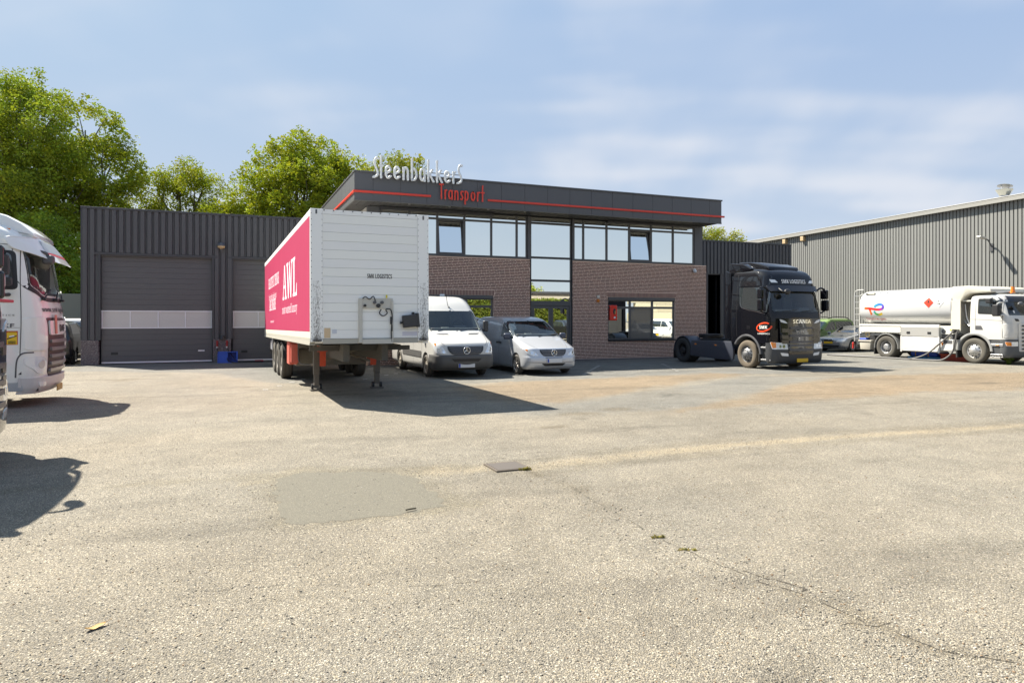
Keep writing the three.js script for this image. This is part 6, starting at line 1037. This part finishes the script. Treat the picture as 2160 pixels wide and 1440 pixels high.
// ---------------------------------------------------------------- roof lettering
{
  const E = [[[.95, .62], [.1, .35]], [[.12, .40], [.04, .62], [.25, .93], [.6, .98], [.92, .80], [.95, .62]], [[.08, .5], [.08, .25], [.3, .03], [.65, .02], [.95, .2]]];
  const glyph = {
    S: [[[1, .97], [.7, 1], [.35, .88], [.22, .72], [.45, .55], [.78, .38], [.95, .22], [.78, .08], [.3, .02], [.0, .0]]], t: [[[.5, 1], [.5, 0]], [[.05, .56], [.95, .56]]],
    e: [[[.18, .42], [.92, .66], [.80, .88], [.5, .98], [.15, .84], [.02, .5], [.15, .14], [.5, .02], [.95, .16]]],
    n: [[[.08, 0], [.08, .95]], [[.08, .6], [.3, .92], [.6, .98], [.88, .8], [.92, .5], [.92, 0]]],
    b: [[[.08, 1], [.08, 0]], [[.08, .45], [.35, .55], [.7, .5], [.95, .27], [.72, .04], [.35, .0], [.08, .06]]],
    a: [[[.92, .95], [.92, 0]], [[.92, .72], [.6, .97], [.3, .94], [.05, .5], [.28, .06], [.6, .03], [.92, .28]]],
    k: [[[.1, 1], [.1, 0]], [[.75, .55], [.18, .28]], [[.3, .36], [.95, 0]]],
    r: [[[.15, 0], [.15, .95]], [[.15, .6], [.45, .92], [.9, .97]]],
    T: [[[.5, 1], [.5, 0]], [[0, 1], [1, 1]]], s: [[[.9, .93], [.5, .98], [.15, .78], [.5, .52], [.85, .27], [.5, .02], [.05, .06]]],
    p: [[[.1, 1], [.1, 0]], [[.1, .85], [.45, 1], [.85, .86], [.93, .65], [.8, .42], [.45, .30], [.1, .40]]], o: [[[.5, 1], [.85, .82], [.97, .5], [.85, .18], [.5, 0], [.15, .18], [.03, .5], [.15, .82], [.5, 1]]],
  };
  const make = (t, list, r, m) => { for (const [ch, x0, x1, y0, y1] of list) { const g = []; for (const st of glyph[ch]) { const pts = st.map(([u, v]) => [lerp(x0 + r, x1 - r, u), lerp(y0, y1, v), 0]); const G = tube(pts, r, st.length > 2 ? 36 : 4, 8); G.scale(1, 1, .8); g.push(G); for (const e of [pts[0], pts[pts.length - 1]]) g.push(cylZ(r, r * 1.6, e[0], e[1], 0, 8)); } obj('letter', g, m, t); } };
  const ox = -9.7, oy = 7.0;
  const t = thing('roof_sign', 'silver raised lettering standing on the edge of the office roof', 'sign', ox, oy, 1.34);
  const S = [['S', -11.40, -11.15, 6.97, 7.68], ['t', -11.18, -10.98, 6.97, 7.74], ['e', -10.95, -10.68, 6.97, 7.41], ['e', -10.63, -10.35, 6.97, 7.41], ['n', -10.30, -10.02, 6.97, 7.41], ['b', -9.98, -9.70, 6.97, 7.74], ['a', -9.66, -9.38, 6.97, 7.41], ['k', -9.36, -9.04, 6.97, 7.74], ['k', -9.02, -8.71, 6.97, 7.74], ['e', -8.69, -8.41, 6.98, 7.40], ['r', -8.37, -8.18, 6.98, 7.40], ['S', -8.18, -7.93, 6.98, 7.68]].map(a => [a[0], a[1] - ox, a[2] - ox, a[3] - oy, a[4] - oy]);
  make(t, S, .044, mat([.74, .75, .74], .4, .1));
  obj('mounting_rail', [span(-1.6, 1.75, .06, .08, -.11, -.03), span(-1.6, 1.75, .30, .32, -.11, -.06)], M.dgrey, t);
  const u = thing('fascia_sign', 'red raised lettering fixed to the black fascia between the red lines', 'sign', -7.93, 6.37, 1.29);
  const R = [['T', -8.86, -8.67, 6.37, 6.90], ['r', -8.66, -8.53, 6.37, 6.70], ['a', -8.51, -8.30, 6.37, 6.70], ['n', -8.27, -8.07, 6.37, 6.70], ['s', -8.03, -7.87, 6.37, 6.70], ['p', -7.86, -7.66, 6.22, 6.70], ['o', -7.60, -7.39, 6.37, 6.70], ['r', -7.35, -7.20, 6.37, 6.70], ['t', -7.19, -7.01, 6.37, 6.95]].map(a => [a[0], a[1] + 7.93, a[2] + 7.93, a[3] - 6.37, a[4] - 6.37]);
  make(u, R, .031, mat([.70, .055, .03], .4));
  obj('mounting_pins', [-.8, -.5, -.2, .1, .4, .75].map(x => cylZ(.01, .08, x, .15, -.05, 6)), M.dgrey, u).userData.kind = 'stuff';
}

// ---------------------------------------------------------------- small things
{
  const c = thing('security_camera', 'white dome security camera high on the right brick wall', 'camera', 3.9, 4.05, .0); obj('mount', [RB(.12, .1, .1, .02, 0, .03, .06), cylZ(.05, .04, 0, .03, .02, 14)], M.white, c); obj('dome', mv(new THREE.SphereGeometry(.085, 16, 10), 0, -.04, .1), mat([.6, .62, .65], .15, 0, { clearcoat: 1 }), c);
  const a = thing('alarm_siren', 'cream alarm box with orange strobe on the brick wall beside the entrance', 'alarm', -1.23, 2.66, 0); obj('box', RB(.13, .12, .07, .015, 0, .1, .036), mat([.65, .6, .5], .5), a); obj('strobe', [cylZ(.06, .06, 0, -.07, .035, 16), RB(.14, .12, .03, .01, 0, -.07, .016)], mat([.6, .18, .02], .3), a);
  const r = thing('defibrillator_box', 'red emergency box at the left edge of the ground floor window', 'cabinet', -.44, 1.72, -.06); obj('case', RB(.36, .68, .1, .03, 0, .34, .05), mat([.72, .03, .015], .35, 0, { clearcoat: .6 }), r); obj('opening', mv(new THREE.SphereGeometry(.1, 16, 10).scale(.7, 1.3, .2), .03, .40, .1), M.black, r); obj('handle', RB(.04, .14, .03, .01, .05, .36, .115), mat([.55, .35, .12], .4), r); obj('label', B(.09, .08, .004, .04, .13, .102), M.white, r);
  const k = thing('plastic_crate', 'blue plastic crate lying on its side by the garage pillar', 'crate', -16.25, 0, -4.05);
  obj('crate_shell', [span(-.36, .34, 0, .03, -.18, .18), span(-.36, .34, .42, .45, -.18, .18), span(-.36, -.33, .03, .42, -.18, .18), span(.31, .34, .03, .42, -.18, .18), span(-.33, .31, .03, .42, -.18, -.15), span(-.02, .0, .03, .42, -.15, .17)], mat([.025, .08, .42], .5), k);
  obj('crate_rim', [span(-.39, -.02, .40, .47, .15, .21), span(-.39, -.36, .0, .47, .15, .21), span(.33, .37, .0, .47, .15, .21), span(-.36, .0, .0, .4, .17, .19)], mat([.03, .10, .5], .5), k);
  for (const [x, l] of [[-16.66, 'left red power plug on the pebbled pillar'], [-16.29, 'right red power plug on the pebbled pillar']]) { const s = thing('power_plug', l, 'plug', x, .62, -4.38); obj('plug_body', [cylY(.036, .16, 0, .12, 0, 14, .044), RB(.085, .1, .08, .02, 0, .23, -.01)], mat([.28, .02, .02], .45), s); obj('plug_collar', cylY(.035, .06, 0, .0, .01, 12), mat([.65, .6, .55], .5), s); }
  const w = thing('power_cables', 'tangled black power cables on the ground by the blue crate', 'cable', -15.9, 0, -3.9);
  const cm = M.rubber; obj('cable', tube([[-.76, .6, -.45], [-.7, .45, -.3], [-.4, .3, -.1], [-.35, .1, .15], [-.1, .02, .15], [.4, .02, .2], [.9, .02, .1], [.7, .02, -.05], [.2, .02, .05], [-.2, .02, .2]], .014, 80, 6), cm, w); obj('cable', tube([[-.39, .6, -.45], [-.34, .5, -.3], [-.2, .3, -.1], [-.05, .1, .1], [.2, .02, .1], [.6, .02, .25], [1.0, .02, .15], [1.5, .02, .0], [2.2, .02, -.1]], .014, 80, 6), cm, w);
  obj('coupler', cylX(.045, .32, .85, .05, -.02, 12), mat([.22, .02, .03], .5), w); obj('cable', tube(Array.from({ length: 26 }, (_, i) => { const q = i * .62; return [.55 + (.32 + .06 * Math.sin(i)) * Math.cos(q), .02 + i * .0012, .12 + .13 * Math.sin(q)]; }), .012, 140, 6), cm, w);
  const d = thing('drain_cover', 'rusty square drain cover in the middle of the yard', 'drain cover', -13.2, 0, 18.72);
  const holes = []; for (let i = 0; i < 2; i++) for (let j = 0; j < 3; j++) holes.push(new THREE.Vector2(-.11 + j * .11, -.06 + i * .12));
  const sh = new THREE.Shape([[-.185, -.185], [.185, -.185], [.185, .185], [-.185, .185]].map(p => new THREE.Vector2(...p))); for (const h of holes) { const q = new THREE.Path(); q.absellipse(h.x, h.y, .03, .03, 0, 6.283, true, 0); sh.holes.push(q); }
  const pl = new THREE.ExtrudeGeometry(sh, { depth: .014, bevelEnabled: false, curveSegments: 6 }); pl.rotateX(-Math.PI / 2); obj('plate', pl.translate(0, .006, 0), mat([.085, .072, .062], .8, .1), d); obj('pit', B(.36, .003, .36, 0, .0045, 0), M.black, d); obj('frame', [span(-.22, -.19, 0, .018, -.22, .22), span(.19, .22, 0, .018, -.22, .22), span(-.19, .19, 0, .018, -.22, -.19), span(-.19, .19, 0, .018, .19, .22)], mat([.1, .08, .06], .8), d);
  const mossPts = []; for (let i = 0; i < 30; i++) mossPts.push(V(.1 + .1 * (rnd() + rnd() - 1), rr(.0, .02), .2 + rr(-.02, .03)));
  const ms = thing('moss_tuft', 'green moss at the front edge of the drain cover', 'moss', -13.15, .005, 18.75); foliage('moss', ms, mossPts, clusterGeo(6, .015, .018, .01), leafMat('moss', [.30, .27, .08]), [1, 1, .8], .5, .9);
  for (const [a, b, l] of [[1390, 1134, 'green moss patch on the long crack, nearer the drain'], [1448, 1160, 'green moss patch on the long crack, farther from the drain']]) { const [x, z] = gp(a, b), m = thing('moss_tuft', l, 'moss', x, .003, z); const q = []; for (let i = 0; i < 12; i++) { const u = rr(-.06, .06); q.push(V(u, rr(0, .008), u * .35 + rr(-.015, .015))); }; foliage('moss', m, q, clusterGeo(6, .015, .018, .01), leafMat('moss'), [1, 1, .8], .4, .8); }
  { const [x, z] = gp(2132, 769), m = thing('weed_plant', 'small green weed growing under the front of the tanker', 'plant', x - .1, 0, z); const q = []; for (let i = 0; i < 60; i++) { const h = rnd(); q.push(V(rr(-.14, .14) * h, h * .28, rr(-.14, .14) * h)); } foliage('leaves', m, q, clusterGeo(5, .04, .07, .03), leafMat('hedge'), [.8, 1, .8], .8, 1.3); obj('stem', [bar([0, 0, 0], [.03, .26, 0], .01), bar([0, 0, 0], [-.08, .2, .03], .01)], mat([.1, .15, .04], .8), m); }
  { const lf = thing('dry_leaf', 'curled tan leaf lying on the near left of the yard', 'leaf', -17.05, .006, 21.82, .6); const g = new THREE.PlaneGeometry(.115, .045, 10, 4); g.rotateX(-Math.PI / 2); const p = g.attributes.position; for (let i = 0; i < p.count; i++) { const u = p.getX(i) / .0575, v = p.getZ(i) / .0225; p.setZ(i, p.getZ(i) * Math.sqrt(Math.max(.05, 1 - u * u * .95))); p.setY(i, .012 * u * u + .006 * v * v + .003 * Math.sin(u * 5)); } g.computeVertexNormals(); obj('blade', g, mat([.42, .27, .10], .8), lf); obj('stalk', bar([.055, .012, 0], [.09, .02, .006], .003), mat([.3, .18, .07], .8), lf);
    const st = thing('twig', 'short dark twig lying by the edge of the repair patch', 'twig', -14.75, .008, 20.13, .2); obj('stick', tube([[-.05, .01, 0], [0, .014, .006], [.055, .01, 0]], .008, 8, 6), mat([.08, .07, .045], .9), st); }
  // white parking blocks set in the asphalt
  const wm = mat([.55, .54, .5], .8); let first = true;
  for (const [p, q, nn] of [[[1262, 772], [1232, 790], 8], [[1398, 768], [1428, 782], 6], [[905, 775], [770, 800], 8], [[640, 800], [560, 822], 4]]) { const A = gp(...p), Z = gp(...q); for (let i = 0; i < nn; i++) { const f = i / (nn - 1), x = lerp(A[0], Z[0], f), z = lerp(A[1], Z[1], f); const o = struct(obj('parking_marking', B(.13, .004, .07, x, .0075, z), wm)); } }
}
renderer.render(scene, camera);
